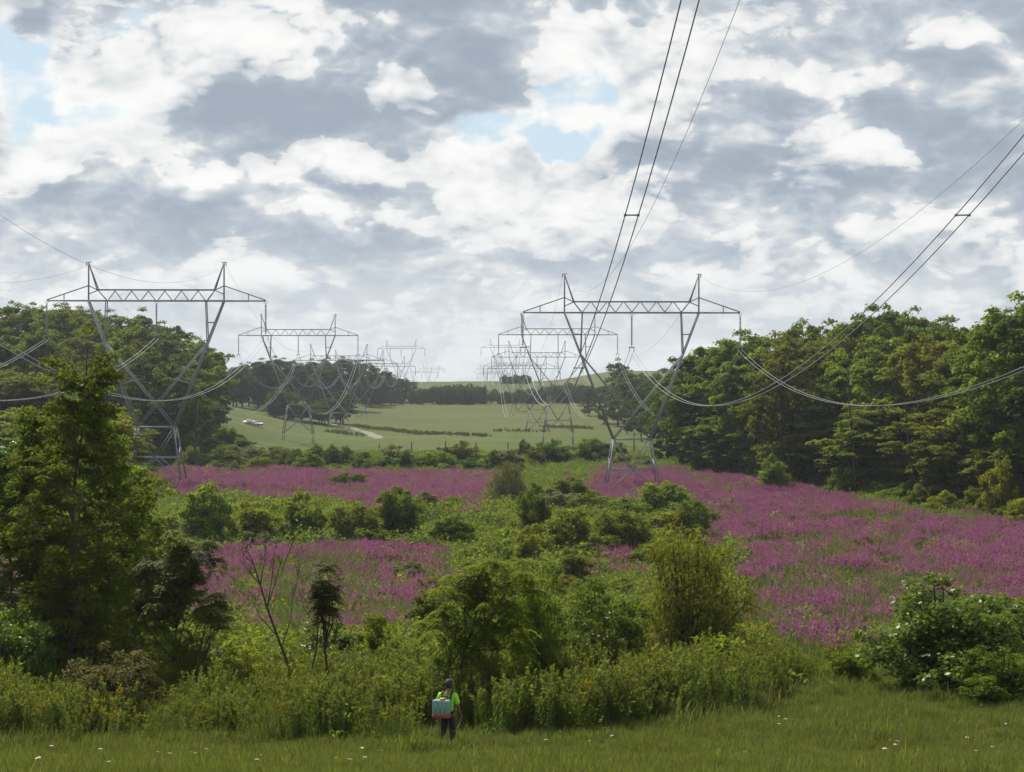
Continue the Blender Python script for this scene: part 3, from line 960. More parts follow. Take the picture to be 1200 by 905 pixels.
def build_shrubs():
    rng = np.random.default_rng(55)
    far = [shrub_protos(300 + k, 30, 85, .050, .034, .115, top=(.35, .5, .25, .6)[k], wild=.35) for k in range(4)]          # for 2-6 m bushes some way off
    near = [shrub_protos(320 + k, 36, 85, .034, .022, .10, sub=4, wild=.3) for k in range(3)]  # foreground bushes
    will = [shrub_protos(340 + k, 34, 80, .05, .011, .13, droop=.5, bare=.2) for k in range(2)]
    words = {'dark': 'dark green', 'mid': 'green', 'olive': 'olive green', 'bright': 'bright green', 'yellow': 'yellow green', 'grey': 'silvery grey green', 'red': 'reddish brown', 'gloss': 'glossy green', 'willow': 'yellow green'}

    def put(box, tone, label, kind='far', group=None, d=None, name='shrub', zs=1.0):
        x0, y0, x1, y1 = box
        cx = (x0 + x1) / 2
        if d is None:
            x, d, z = ground_at(cx, y1)
        else:
            x = (cx - 600) / FPX * d; z = float(ground_z(x, d))
        w = (x1 - x0) * d / FPX
        h = (452 - y0) / FPX * d - z
        pr = {'far': far, 'near': near, 'will': will}[kind]
        pr = pr[int(rng.integers(0, len(pr)))]
        plant(name, 'shrub', label, pr, (x, d, z - .03), (w, w * .9, h * 1.02), rng.uniform(0, 6.28), M[tone], group, ('stem', 'foliage'))

    # middle distance, one by one
    put((568, 536, 622, 598), 'grey', 'tall silvery willow bush left of the right pylon legs', 'will', name='willow_bush')
    put((598, 560, 650, 628), 'mid', 'green bush just in front of the silvery willow bush')
    put((608, 570, 690, 600), 'grey', 'low silvery bush between willow bush and right pylon')
    put((618, 592, 712, 664), 'bright', 'broad bright green bush with dark hollow under it, mid meadow')
    put((690, 600, 765, 655), 'mid', 'green bush right of the broad hollow bush, mid meadow')
    put((376, 592, 452, 642), 'olive', 'olive brown rounded bush left of mid meadow path')
    put((432, 572, 502, 636), 'mid', 'tall green bush right of the olive brown bush')
    put((205, 568, 275, 640), 'bright', 'bright green bush at the left end of the mid meadow row')
    put((262, 584, 335, 642), 'yellow', 'yellow green bush second from left in the mid meadow row')
    put((322, 572, 384, 642), 'bright', 'bright green bush left beside the olive brown bush')
    put((495, 604, 560, 645), 'mid', 'low green bush at the right end of the mid meadow row')
    put((600, 612, 640, 668), 'yellow', 'small yellow green bush left of the dark hollow')
    put((664, 572, 720, 604), 'olive', 'olive brown bush at the left leg of the right pylon')
    put((700, 582, 770, 612), 'mid', 'green bush in front of the right pylon legs')
    put((742, 566, 815, 608), 'bright', 'bright green bush right of the right pylon legs')
    put((790, 586, 835, 640), 'mid', 'green bush at left edge of the large purple stand')
    put((380, 554, 436, 573), 'mid', 'low green bush alone in the far left purple band')
    put((740, 600, 830, 640), 'yellow', 'yellow green low bush behind the round willow')
    put((640, 560, 700, 590), 'mid', 'low green bush far left of the right pylon')
    put((560, 660, 640, 700), 'bright', 'bright green low bush behind the worker\'s sumac')
    put((470, 690, 545, 760), 'mid', 'green leafy bush beside the near purple patch')
    put((405, 720, 480, 800), 'bright', 'bright green bush below the near purple patch')
    put((645, 640, 700, 690), 'olive', 'olive bush under the small purple patch')
    # row between the purple flowers and the fence
    for i in range(44):
        px = 216 + (765 - 216) * (i + rng.uniform(.0, 1)) / 44
        w = rng.uniform(20, 56); h = rng.uniform(10, 34)
        yb = rng.uniform(546, 556) if px < 600 else rng.uniform(538, 550)
        put((px - w / 2, yb - h, px + w / 2, yb), t_ := rng.choice(['mid', 'dark', 'mid', 'grey', 'olive', 'bright']),
            '%s bush in the row between purple meadow and fence, %s' % (words[t_], 'left part' if px < 400 else 'middle' if px < 590 else 'right part'), group='bushes between meadow and fence')
    for (b, t, l) in (((888, 528, 925, 578), 'bright', 'bright slender bush at the foot of the right wood, left end'),
                      ((960, 548, 1010, 584), 'mid', 'green bush at the foot of the right wood, middle'),
                      ((1085, 572, 1125, 604), 'yellow', 'low yellow bush at the foot of the right wood'),
                      ((1146, 534, 1196, 608), 'yellow', 'tall light yellow green bush at the foot of the right wood'),
                      ((1176, 582, 1226, 622), 'yellow', 'yellow bush cut by the right edge of the meadow')):
        put(b, t, l)
    for i in range(34):
        px = 800 + 400 * (i + rng.uniform(0, 1)) / 34
        yb = np.interp(px, [800, 900, 1000, 1100, 1200], [552, 563, 580, 599, 611]) + rng.uniform(-4, 3)
        w = rng.uniform(22, 46); t_ = rng.choice(['mid', 'bright', 'yellow', 'olive', 'mid'])
        put((px - w / 2, yb - rng.uniform(14, 38), px + w / 2, yb), t_, '%s bush of the hem between right wood and purple flowers, %s' % (words[t_], 'far end' if px < 930 else 'middle' if px < 1070 else 'near end'), group='bushes along the foot of the right wood')
    for i in range(12):
        px = rng.uniform(880, 1180); py = np.interp(px, [880, 1000, 1180], [600, 610, 640]) + rng.uniform(0, 30)
        put((px - 15, py - 12, px + 15, py), t_ := rng.choice(['olive', 'mid', 'bright']), '%s small hummock bush among the large purple stand' % words[t_], group='hummock bushes in the purple stand')
    for i in range(38):
        px = rng.uniform(480, 840); py = rng.uniform(606, 735)
        w = rng.uniform(36, 70)
        put((px - w / 2, py - rng.uniform(12, 32), px + w / 2, py), t_ := rng.choice(['mid', 'bright', 'yellow', 'bright', 'grey', 'olive']), '%s low bush filling the green middle of the meadow, %s' % (words[t_], ('back' if py < 650 else 'front') + (' left' if px < 660 else ' right')), group='low bushes in mid meadow')
    for i in range(26):
        px = rng.uniform(200, 580); py = rng.uniform(604, 648)
        w = rng.uniform(30, 62)
        put((px - w / 2, py - rng.uniform(12, 34), px + w / 2, py), t_ := rng.choice(['mid', 'bright', 'yellow', 'bright', 'grey']), '%s bush of the long thicket left of mid meadow, %s' % (words[t_], 'left end' if px < 330 else 'middle' if px < 450 else 'right end'), group='bushes of the left thicket')
    for i in range(12):
        px = rng.uniform(225, 300) if i < 7 else rng.uniform(150, 240); py = rng.uniform(520, 548)
        put((px - 18, py - rng.uniform(14, 24), px + 18, py), t_ := rng.choice(['mid', 'olive', 'bright']), '%s small bush on the grassy bank behind the left pylon' % words[t_], group='bushes on the left bank')
    # foreground
    put((60, 752, 205, 862), 'red', 'reddish brown leafy bush at the lower left', 'near', d=47.5)
    put((178, 738, 270, 838), 'bright', 'bright green bush under the dark sumac', 'near', d=53)
    put((240, 752, 345, 838), 'yellow', 'yellow green bush at the foot of the bare forked stem', 'near', d=53)
    put((-40, 700, 70, 860), 'gloss', 'glossy dark bush at the left edge of the foreground', 'near', d=54)
    put((60, 650, 140, 830), 'gloss', 'glossy bush under the tall left sapling', 'near', d=60)
    put((330, 716, 440, 800), 'gloss', 'light flecked green bush behind the narrow sapling', 'near', d=63)
    put((430, 740, 520, 820), 'mid', 'green bush left of the worker, behind the weeds', 'near', d=58)
    for i in range(30):
        px = rng.uniform(150, 900); py = rng.uniform(770, 800) if px > 250 else rng.uniform(780, 815)
        w = rng.uniform(50, 110)
        put((px - w / 2, py - rng.uniform(30, 62), px + w / 2, py), t_ := rng.choice(['mid', 'bright', 'gloss', 'mid', 'mid', 'yellow']), '%s leafy bush in the tangle behind the foreground weeds, %s' % (words[t_], 'left of the worker' if px < 520 else 'right of the worker'), 'near', 'bushes of the foreground tangle')
    put((640, 672, 772, 800), 'dark', 'dark green large bush right of the worker', 'near', d=56)
    put((575, 690, 690, 800), 'dark', 'dark bush behind the worker\'s sumac tree', 'near', d=58)
    put((505, 705, 580, 800), 'dark', 'dark leafy bush left under the worker\'s sumac tree', 'near', d=50.5)
    put((590, 655, 668, 800), 'mid', 'tall green bush right beside the worker\'s sumac crown', 'near', d=52)
    put((668, 712, 752, 800), 'gloss', 'glossy bush between the dark large bush and the round willow', 'near', d=54)
    put((736, 604, 884, 800), 'willow', 'large round yellow green willow in the centre right', 'will', d=63, name='willow_bush')
    put((1005, 664, 1215, 830), 'gloss', 'large glossy green bush at the right of the lawn', 'near', d=57)
    put((1150, 690, 1290, 830), 'dark', 'dark bush at the far right behind the glossy bush', 'near', d=60)
    put((1108, 752, 1235, 838), 'mid', 'low feathery bush in front of the glossy right bush', 'near', d=53.5)
    put((955, 748, 1030, 806), 'bright', 'bright low bush left of the large glossy bush', 'near', d=60)
    put((868, 756, 960, 808), 'mid', 'low green bush right of the round willow', 'near', d=61)


def build_cottonwood():
    prof = lambda s: (1.0 - .72 * max(0, s - .58) / .42) * (.88 + .22 * math.sin(s * 13 + 1)) + .05
    for (px, d, yt, H0, RC, seed, lab, name) in (
            (88, 57, 404, 13.5, 2.3, 400, 'tall glossy leaved sapling tree rising at left of the foreground', 'poplar_tree'),
            (12, 61, 520, 8.5, 2.3, 401, 'shorter leafy tree at the left edge beside the tall sapling', 'poplar_tree'),
            (52, 60, 462, 10.5, 1.6, 403, 'middle sized leafy tree crowding the left side of the tall sapling', 'poplar_tree'),
            (128, 62, 470, 10.0, 1.5, 404, 'leafy tree crowding the right side of the tall sapling', 'poplar_tree'),
            (158, 66, 545, 8.0, 1.8, 402, 'bright leafy tree just right of the tall left sapling', 'poplar_tree')):
        x = (px - 600) / FPX * d; z = float(ground_z(x, d))
        h = (452 - yt) / FPX * d - z
        pr = tree_protos(seed, H0, RC, .04, 80, 64, .125, .10, .43, prof, trunk_r=.08, sub=5, wob=.7)
        plant(name, 'tree', lab, pr, (x, d, z), (1, 1, h / (H0 * .905)), 1.0 + seed, M[{400: 'mid', 401: 'gloss', 402: 'bright', 403: 'mid', 404: 'bright'}[seed]])


def sumac_protos(seed, H, spread, n_tip, trunk_pts, leaf=.10, hubs=7, low=(.60, .84)):
    """forked stems carrying drooping rosettes of feather leaves"""
    rng = np.random.default_rng(seed)
    tb, cb = Bag(), Bag()
    top = trunk_pts[-1]
    hub = []
    for i in range(hubs):
        az = i * 2.4 + rng.uniform(-.5, .5); s = math.sqrt((i + .4) / hubs)
        e = np.array([top[0] + math.cos(az) * spread[0] * .62 * s, top[1] + math.sin(az) * spread[1] * .62 * s, H * rng.uniform(*low)])
        b = trunk_pts[int(rng.integers(len(trunk_pts) - 2, len(trunk_pts)))]
        b = b if b[2] < e[2] else trunk_pts[1]
        m = (b + e) / 2 + rng.normal(0, .10, 3) - [0, 0, .08]
        tb.tube([b, m, e], [.030, .024, .016], 5)
        hub.append(e)
    for i in range(n_tip):
        h = hub[i % hubs]
        az = rng.uniform(0, 6.28); r = rng.uniform(.15, 1) ** .6
        tip = h + np.array([math.cos(az) * spread[0] * .45 * r, math.sin(az) * spread[1] * .45 * r, 0])
        tip[2] = min(h[2] + H * .18 * (1.05 - r * r) * rng.uniform(.5, 1.2) - H * .05 * r, H)
        tb.tube([h, (h + tip) / 2 - [0, 0, .03], tip], [.014, .010, .006], 4)
        nf = 12
        for k in range(nf):
            a = k / nf * 6.28 + rng.uniform(0, .5)
            up = rng.uniform(-.3, 1.0)
            L = rng.uniform(.28, .50)
            n = 8
            u = np.linspace(.15, 1, n)
            o = np.array([math.cos(a), math.sin(a), 0])
            Pr = tip + o * (u * L)[:, None] + np.array([0, 0, 1.]) * (up * u * L * .8 - u * u * L * .9)[:, None]
            sd = np.array([-math.sin(a), math.cos(a), 0])
            for sg in (-1, 1):
                cb.leaves(Pr, sd * sg * .8 + o * .45 + [0, 0, -.35], np.tile([0, 0, 1.], (n, 1)) + rng.normal(0, .3, (n, 3)), leaf * rng.uniform(.7, 1.3, n), leaf * .40)
    tb.tube(trunk_pts, np.linspace(.055, .032, len(trunk_pts)), 6)
    return tb.mesh('trunk', [M['stem']]), cb.mesh('crown', [M['sumac']])


def build_sumacs():
    d = 53.0
    x = (205 - 600) / FPX * d; z = float(ground_z(x, d))
    H = (452 - 612) / FPX * d - z
    tp = np.array([(0, 0, 0), (-.05, 0, H * .25), (.05, 0, H * .42), (0, .1, H * .5)])
    pr = sumac_protos(500, H, (1.85, 1.3), 90, tp, .15, 13, (.45, .84))
    plant('sumac_tree', 'tree', 'dark umbrella shaped sumac tree with drooping leaves at left', pr, (x, d, z), (1, 1, 1), 0, None)
    d = 52.0
    x = (250 - 600) / FPX * d; z = float(ground_z(x, d)); H = (452 - 690) / FPX * d - z
    tp = np.array([(-.8, 0, 0.), (-.5, 0, H * .3), (-.1, 0, H * .55)])
    plant('sumac_tree', 'tree', 'small low sumac branch hanging right of the dark umbrella sumac', sumac_protos(501, H, (.7, .5), 9, tp, .13, 3), (x, d, z), (1, 1, 1), 0, None)
    # narrow sapling by the bare fork
    d = 50.5
    x = (396 - 600) / FPX * d; z = float(ground_z(x, d)); H = (452 - 655) / FPX * d - z
    tp = np.array([(0, 0, 0), (-.28, 0, H * .2), (-.42, 0, H * .45), (-.38, 0, H * .55)])
    plant('sumac_tree', 'tree', 'narrow dark sapling with drooping leaves beside the bare forked stem', sumac_protos(502, H, (.42, .35), 22, tp, .13, 8), (x, d, z), (1, 1, 1), 0, None)
    # the one behind the worker
    d = 48.5
    x = (533 - 600) / FPX * d; z = float(ground_z(x, d)); H = (452 - 652) / FPX * d - z
    tp = np.array([(-.05, 0, 0), (.12, 0, H * .28), (.3, 0, H * .45), (.95, 0.1, H * .55)])
    plant('sumac_tree', 'tree', 'leaning sumac tree with thin dark trunk right behind the worker', sumac_protos(503, H, (2.3, 1.5), 84, tp, .14, 20, (.32, .88)), (x, d, z), (1, 1, 1), 0, M['bright'])
    # bare forked stem
    d = 51.5
    x = (355 - 600) / FPX * d; z = float(ground_z(x, d))
    s = d / FPX
    def q(px, py, dy=0): return np.array([(px - 355) * s, dy, (452 - py) * s - z])
    o = thing('bare_shrub', 'bare forked dark stem with twigs and no leaves, lower left', 'shrub', (x, d, z))
    tb = Bag()
    base = np.array([0, 0, -.05])
    tb.tube([base, q(354, 812), q(340, 785), q(325, 745), q(313, 712), q(305, 685), q(297, 660), q(286, 636)], [.055, .050, .045, .040, .034, .027, .018, .009], 5)
    tb.tube([q(354, 812), q(364, 790), q(370, 762, .1), q(372, 735, .1), q(371, 712, .1)], [.045, .038, .032, .024, .013], 5)
    rng = np.random.default_rng(3)
    for (a, b) in (((325, 745), (292, 700)), ((313, 712), (330, 650)), ((313, 712), (322, 640)), ((305, 685), (280, 655)), ((305, 685), (312, 632)), ((297, 660), (283, 640)), ((330, 758), (343, 690)), ((372, 735), (352, 690)), ((371, 712), (380, 668)), ((343, 700), (350, 655)), ((330, 670), (345, 630))):
        pa, pb = q(*a), q(*b, rng.normal(0, .2))
        mm = (pa + pb) / 2 + rng.normal(0, .06, 3)
        tb.tube([pa, mm, pb], [.019, .014, .006], 4)
        for _ in range(6):
            f = pa + (pb - pa) * rng.uniform(.4, 1)
            tb.tube([f, f + rng.normal(0, .08, 3) + [0, 0, .16], f + rng.normal(0, .16, 3) + [0, 0, .32]], [.009, .007, .004], 3)
    tb.obj('stem', [M['stem']], o)


# ------------------------------------------------------------------ pylons and wires
ZA = 27.0   # height of the crossarm's lower chord
PYLONS_R = [(246, 11.1), (450, 14.2), (590, 10.5), (735, 7.9), (930, 11.5), (1120, 26.5), (1600, 12.0), (2040, 21.0)]
PYLONS_L = [(246, 12.9), (450, 14.0), (590, 9.3), (700, 9.6), (930, 11.2), (1130, 26.0), (1600, 13.0), (2040, 21.0)]
OFF_R, OFF_L = 24.6, -47.4
WIRE_Z = -5.75


def pylon_members():
    """(part name, [segments], width)"""
    m = []
    foot, low, waist = (4.1, 2.4, 0.0), (3.55, 1.9, 3.3), (2.8, 1.2, 7.9)
    J, T, I = (7.75, .78, 20.7), (10.2, .6, ZA), (7.5, .6, ZA)
    def S(p, sx, sy): return (p[0] * sx, p[1] * sy, p[2])
    ins = lambda p, q, t: tuple(p[k] + (q[k] - p[k]) * t for k in range(3))
    for sx in (-1, 1):
        for sy in (-1, 1):
            m.append(('leg', [(S((foot[0], foot[1], -3.5), sx, sy), S(foot, sx, sy)), (S(foot, sx, sy), S(waist, sx, sy))], .21))
            m.append(('arm_strut', [(S(waist, sx, sy), S(T, sx, sy))], .22))
            m.append(('diagonal_brace', [(S(J, sx, sy), S(waist, -sx, sy))], .155))
            m.append(('inner_strut', [(S(I, sx, sy), S(J, sx, sy))], .15))
            m.append(('leg_brace', [(S(waist, sx, sy), (0, low[1] * sy, low[2])), ((0, low[1] * sy, low[2]), S(foot, sx, sy))], .12))
            a = ins(I, J, .52); b = ins(T, J, .52)
            m.append(('strut_tie', [(S(a, sx, sy), S(b, sx, sy))], .12))
            a = ins(waist, T, .34); b = ins(J, (-waist[0], waist[1], waist[2]), .44)
            m.append(('strut_tie', [(S(a, sx, sy), S(b, sx, sy))], .11))
        for k in (.33, .72):
            a, b = ins(foot, waist, k), ins(foot, waist, min(1, k + .3))
            m.append(('side_brace', [(S(a, sx, -1), S(b, sx, 1)), (S(a, sx, 1), S(b, sx, -1))], .1))
        m.append(('peak_post', [((10.2 * sx, 0, ZA), (10.2 * sx, 0, ZA + 5.9))], .2))
        m.append(('peak_cap', [((10.2 * sx - .35, 0, ZA + 5.85), (10.2 * sx + .35, 0, ZA + 5.85)), ((10.2 * sx + .3 * sx, 0, ZA + 5.85), (10.2 * sx + .3 * sx, 0, ZA + 5.35))], .12))
        for sy in (-1, 1):
            m.append(('peak_strut', [((10.2 * sx, 0, ZA + 5.8), (8.8 * sx, .6 * sy, ZA + 1.66))], .15))
        m.append(('arm_tie', [((10.2 * sx, 0, ZA + 2.3), (16.5 * sx, 0, ZA + .12))], .15))
        m.append(('arm_post', [((13.9 * sx, 0, ZA), (13.9 * sx, 0, ZA + 1.02))], .12))
        m.append(('knee_brace', [((10.2 * sx, 0, ZA + 2.3), (8.8 * sx, 0, ZA + 1.6)), ((10.2 * sx, 0, ZA + 1.0), (8.8 * sx, .0, ZA + 1.6)), ((8.8 * sx, 0, ZA + 1.6), (7.5 * sx, .6, ZA))], .14))
    for sy in (-1, 1):
        m.append(('lower_chord', [((-10.2, .6 * sy, ZA), (10.2, .6 * sy, ZA)), ((-16.5, .05 * sy, ZA), (-10.2, .6 * sy, ZA)), ((10.2, .6 * sy, ZA), (16.5, .05 * sy, ZA))], .19))
        m.append(('upper_chord', [((-8.8, .6 * sy, ZA + 1.66), (8.8, .6 * sy, ZA + 1.66))], .17))
        m.append(('waist_beam', [((-2.8, 1.2 * sy, 7.9), (2.8, 1.2 * sy, 7.9))], .20))
        m.append(('lower_beam', [((-3.55, 1.9 * sy, 3.3), (3.55, 1.9 * sy, 3.3))], .17))
    xs = np.linspace(-7.5, 7.5, 13)
    for i in range(12):
        up = i % 2
        for sy in ((-1,) if up else (1,)):
            m.append(('lattice_bar', [((xs[i], .6 * sy, ZA + (1.66 if up else 0)), (xs[i + 1], .6 * sy, ZA + (0 if up else 1.66)))], .12))
    return m


def insulator_bag(x):
    b = Bag()
    prof = [(.03, 0)]
    n = 22
    for i in range(n):
        z = -.1 - i * .2
        prof += [(.05, z), (.19, z - .09), (.185, z - .12), (.05, z - .14)]
    prof.append((.03, -4.75))
    b.lathe(prof, 8, 0, (x, 0, ZA - .45))
    return b


def hanger_bag(x):
    b = Bag()
    b.add([(x - .38, -.03, ZA - .02), (x - .30, -.03, ZA - .02), (x, -.03, ZA - .44), (x + .30, -.03, ZA - .02), (x + .38, -.03, ZA - .02), (x, -.03, ZA - .56),
           (x - .38, .03, ZA - .02), (x - .30, .03, ZA - .02), (x, .03, ZA - .44), (x + .30, .03, ZA - .02), (x + .38, .03, ZA - .02), (x, .03, ZA - .56)],
          [(0, 5, 2, 1), (5, 4, 3, 2), (6, 7, 8, 11), (11, 8, 9, 10), (0, 6, 11, 5), (5, 11, 10, 4), (1, 2, 8, 7), (2, 3, 9, 8), (0, 1, 7, 6), (3, 4, 10, 9)])
    return b


def yoke_bag(x):
    b = Bag()
    z = ZA - 5.25
    b.box((x, 0, z), (.86, .14, .16))
    return b


def clamp_bag(x, s):
    b = Bag(); z = ZA - 5.33
    b.lathe([(.001, 0), (.05, 0), (.05, -.38), (.10, -.40), (.10, -.52), (.001, -.52)], 6, 0, (x + s * .33, 0, z))
    return b


def build_pylons():
    mem = pylon_members()
    parts = []
    for nm, segs, w in mem:
        b = Bag()
        for a, c in segs:
            b.beam(a, c, w)
        parts.append((nm, b.mesh(nm, [M['steel']])))
    for x in (-16.5, 0, 16.5):
        parts.append(('insulator', insulator_bag(x).mesh('insulator', [M['insul']])))
        parts.append(('hanger', hanger_bag(x).mesh('hanger', [M['steel']])))
        parts.append(('yoke', yoke_bag(x).mesh('yoke', [M['steel']])))
        for q in (-1, 1):
            parts.append(('clamp', clamp_bag(x, q).mesh('clamp', [M['steel']])))
    whole = Bag()
    for nm, segs, w in mem:
        for a, c in segs:
            whole.beam(a, c, w * 1.0)
    for x in (-16.5, 0, 16.5):
        whole.beam((x, 0, ZA - .3), (x, 0, ZA - 5.3), .3)
    wm = whole.mesh('pylon', [M['steel']])
    order = ['nearest', 'second', 'third', 'fourth', 'fifth', 'sixth', 'seventh', 'farthest']
    for side, off, lst in (('right', OFF_R, PYLONS_R), ('left', OFF_L, PYLONS_L)):
        for i, (d, h) in enumerate(lst):
            x = off + LINE * d
            lab = '%s lattice steel pylon of the %s hand power line' % (order[i], side)
            if i == 0:
                lab = 'large lattice steel pylon standing in purple flowers %s' % ('before the right wood' if side == 'right' else 'before the left wooded hill')
            if i == 5:
                lab = 'small distant pylon standing on the ridge in the %s hand line' % side
            loc = (x, d, h - ZA)
            if i < 3:
                o = thing('pylon', lab, 'pylon', loc, -LINE, 'lattice pylons of the power lines')
                for nm, me in parts:
                    link(nm, me, o)
            else:
                o = tag(link('pylon', wm), lab, 'pylon', 'lattice pylons of the power lines')
                o.location = loc; o.rotation_euler = (0, 0, -LINE)


def span_points(lst, off, lat, dz, sagk, cap):
    """polyline through all supports, sagging between them"""
    d0, h0 = lst[0]
    rise = 14.0 if off > 0 else 10.8
    sup = [(-165.0, h0 + 2 * rise + dz), (43.0, h0 + rise + dz)] + [(d, h + dz) for d, h in lst]
    P = []
    for (da, ha), (db, hb) in zip(sup[:-1], sup[1:]):
        L = db - da
        sag = min(sagk * L * L / 4, cap)
        n = 40 if db < 700 else 16
        for t in np.linspace(0, 1, n, endpoint=False):
            d = da + L * t
            P.append((off + lat + LINE * d, d, ha + (hb - ha) * t - 4 * sag * t * (1 - t)))
    d, h = sup[-1]
    P.append((off + lat + LINE * d, d, h))
    return np.array(P)


def build_wires():
    for side, off, lst in (('right', OFF_R, PYLONS_R), ('left', OFF_L, PYLONS_L)):
        for lat, which in ((-16.5, 'left'), (0, 'middle'), (16.5, 'right')):
            P = span_points(lst, off, lat, WIRE_Z, .00131, 13.6)
            o = thing('conductor_cable', 'twin grey conductor cable hung under the %s of the %s hand pylons' % (
                {'left': 'left arm tips', 'middle': 'middle insulators', 'right': 'right arm tips'}[which], side), 'cable', tuple(P[40]), 0, 'conductor cables of the power lines')
            for s in (-.33, .33):
                b = Bag(); b.tube(P + [s, 0, 0] - P[40], .031, 5)
                b.obj('wire', [M['wire']], o, True)
            for d in (81, 120, 165, 205, 290, 340, 390, 410, 500):
                k = np.array([np.interp(d, P[:, 1], P[:, i]) for i in range(3)]) - P[40]
                b = Bag(); b.beam(k + [-.36, 0, 0], k + [.36, 0, 0], .07)
                for s in (-.33, .33):
                    b.beam(k + [s, -.09, 0], k + [s, .09, 0], .12)
                b.obj('spacer', [M['steel']], o)
        for lat, which in ((-10.5, 'left'), (10.5, 'right')):
            P = span_points(lst, off, lat, 5.35, .00111, 11.4)
            b = Bag(); b.tube(P - P[40], .017, 4)
            o = b.obj('ground_wire', [M['wire']], None, True)
            o.location = tuple(P[40])
            tag(o, 'thin single wire strung over the %s peaks of the %s hand pylons' % (which, side), 'wire', 'earth wires of the power lines')


# ------------------------------------------------------------------ fence posts, cars
def build_posts():
    for px, yt, yb in ((407, 520, 531), (444, 519, 531), (482, 517, 532), (522, 516, 532), (558, 518, 532), (595, 517, 531), (634, 518, 531), (743, 506, 527)):
        x, d, z = ground_at(px, yb + 1)
        h = (yb + 1 - yt) * d / FPX
        b = Bag()
        b.lathe([(.001, 0), (.17, 0), (.16, h * .5), (.14, h - .12), (.07, h), (.001, h)], 7)
        o = b.obj('fence_post', [M['post']])
        o.location = (x, d, z - .1); o.rotation_euler = (R(1.5 * math.sin(px)), R(2 * math.cos(px * 3)), 0)
        tag(o, 'dark timber post standing at the near edge of the green field', 'fence post', 'fence posts along the green field')
    for px in (377, 399):
        x, d, z = ground_at(px, 496)
        b = Bag(); b.lathe([(.001, 0), (.3, 0), (.28, 3.0), (.2, 3.6), (.001, 3.6)], 7)
        o = b.obj('fence_post', [M['post']]); o.location = (x, d, z)
        tag(o, 'thick dark post beside the pale dirt track', 'fence post', 'posts beside the track')


def build_cars():
    white = solid('white_paint', (.80, .80, .80), .25, 0, 2, .03, .6)
    glass = solid('car_glass', (.03, .035, .04), .08, 0, 2, .1, .8)
    tyre = solid('tyre_rubber', (.02, .02, .02), .8)
    silver = solid('wheel_metal', (.5, .5, .5), .3, .8)
    lampm = solid('lamp_glass', (.5, .12, .08), .15)
    for px, py, ang, label in ((293, 493.5, R(62), 'white car parked behind, partly hidden, on the grassy bank at left'), (300, 495.5, R(40), 'white car parked in front on the grassy bank at left')):
        x, d, z = ground_at(px, py + 3.5)
        o = thing('parked_car', label, 'car', (x, d, z), ang, 'white cars parked on the bank')
        prof = [(-2.2, .35), (-2.25, .8), (-2.05, 1.0), (-1.6, 1.08), (-.9, 1.5), (.6, 1.52), (1.25, 1.05), (2.05, .88), (2.25, .6), (2.2, .32)]
        b = Bag(); V, Q = [], []
        ws = [(-.86, .96), (-.92, 1.0), (.92, 1.0), (.86, .96)]
        for w, k in ws:
            for (a, h) in prof:
                tw = w * (.82 if h > 1.3 else 1.0)
                V.append((a * k, tw, .3 + (h - .3) * (1 if abs(w) < .9 else .985)))
        n = len(prof)
        for j in range(3):
            for i in range(n - 1):
                Q.append((j * n + i, j * n + i + 1, (j + 1) * n + i + 1, (j + 1) * n + i))
            Q.append((j * n + n - 1, j * n, (j + 1) * n, (j + 1) * n + n - 1))
        for j, rev in ((0, 0), (3, 1)):
            for i in range(n // 2 - 1):
                f = [j * n + i, j * n + i + 1, j * n + n - 2 - i, j * n + n - 1 - i]
                Q.append(tuple(f[::-1]) if rev else tuple(f))
        b.add(V, Q); b.obj('body', [white], o)
        g = Bag()
        g.add([(.68, -.70, 1.49), (.68, .70, 1.49), (1.24, .82, 1.09), (1.24, -.82, 1.09)], [(0, 1, 2, 3)])
        g.V[0] += [.02, 0, .02]
        g.obj('windscreen', [glass], o)
        g = Bag(); g.add([(-.96, -.70, 1.47), (-.96, .70, 1.47), (-1.58, .82, 1.1), (-1.58, -.82, 1.1)], [(3, 2, 1, 0)]); g.V[0] += [-.02, 0, .02]
        g.obj('rear_window', [glass], o)
        for s in (-1, 1):
            g = Bag(); g.add([(-.85, .775 * s, 1.44), (.55, .775 * s, 1.44), (1.1, .94 * s, 1.06), (-1.4, .94 * s, 1.06)], [(0, 1, 2, 3)])
            g.obj('side_window', [glass], o)
            for xx in (-1.35, 1.4):
                w = Bag(); w.lathe([(.001, -.1), (.33, -.1), (.34, 0), (.33, .1), (.001, .1)], 14)
                wo = w.obj('wheel', [tyre], o); wo.location = (xx, .86 * s, .33); wo.rotation_euler = (R(90), 0, 0)
                w = Bag(); w.lathe([(.001, -.115), (.2, -.115), (.2, .115), (.001, .115)], 12)
                w.obj('rim', [silver], wo)
            l = Bag(); l.box((2.2, .6 * s, .7), (.08, .32, .14)); l.obj('headlight', [silver], o)
            l = Bag(); l.box((-2.2, .62 * s, .82), (.08, .26, .16)); l.obj('tail_light', [lampm], o)


# ------------------------------------------------------------------ the worker with the sprayer
def skin_obj(name, verts, edges, rad, mat, parent, root=0, sub=2):
    me = bpy.data.meshes.new(name)
    me.from_pydata([tuple(v) for v in verts], edges, [])
    me.materials.append(mat)
    o = link(name, me, parent)
    md = o.modifiers.new('skin', 'SKIN'); md.use_smooth_shade = True
    for i, r in enumerate(rad):
        sv = me.skin_vertices[0].data[i]
        sv.radius = r if isinstance(r, tuple) else (r, r)
        sv.use_root = (i == root)
    s = o.modifiers.new('sub', 'SUBSURF'); s.levels = sub; s.render_levels = sub
    return o


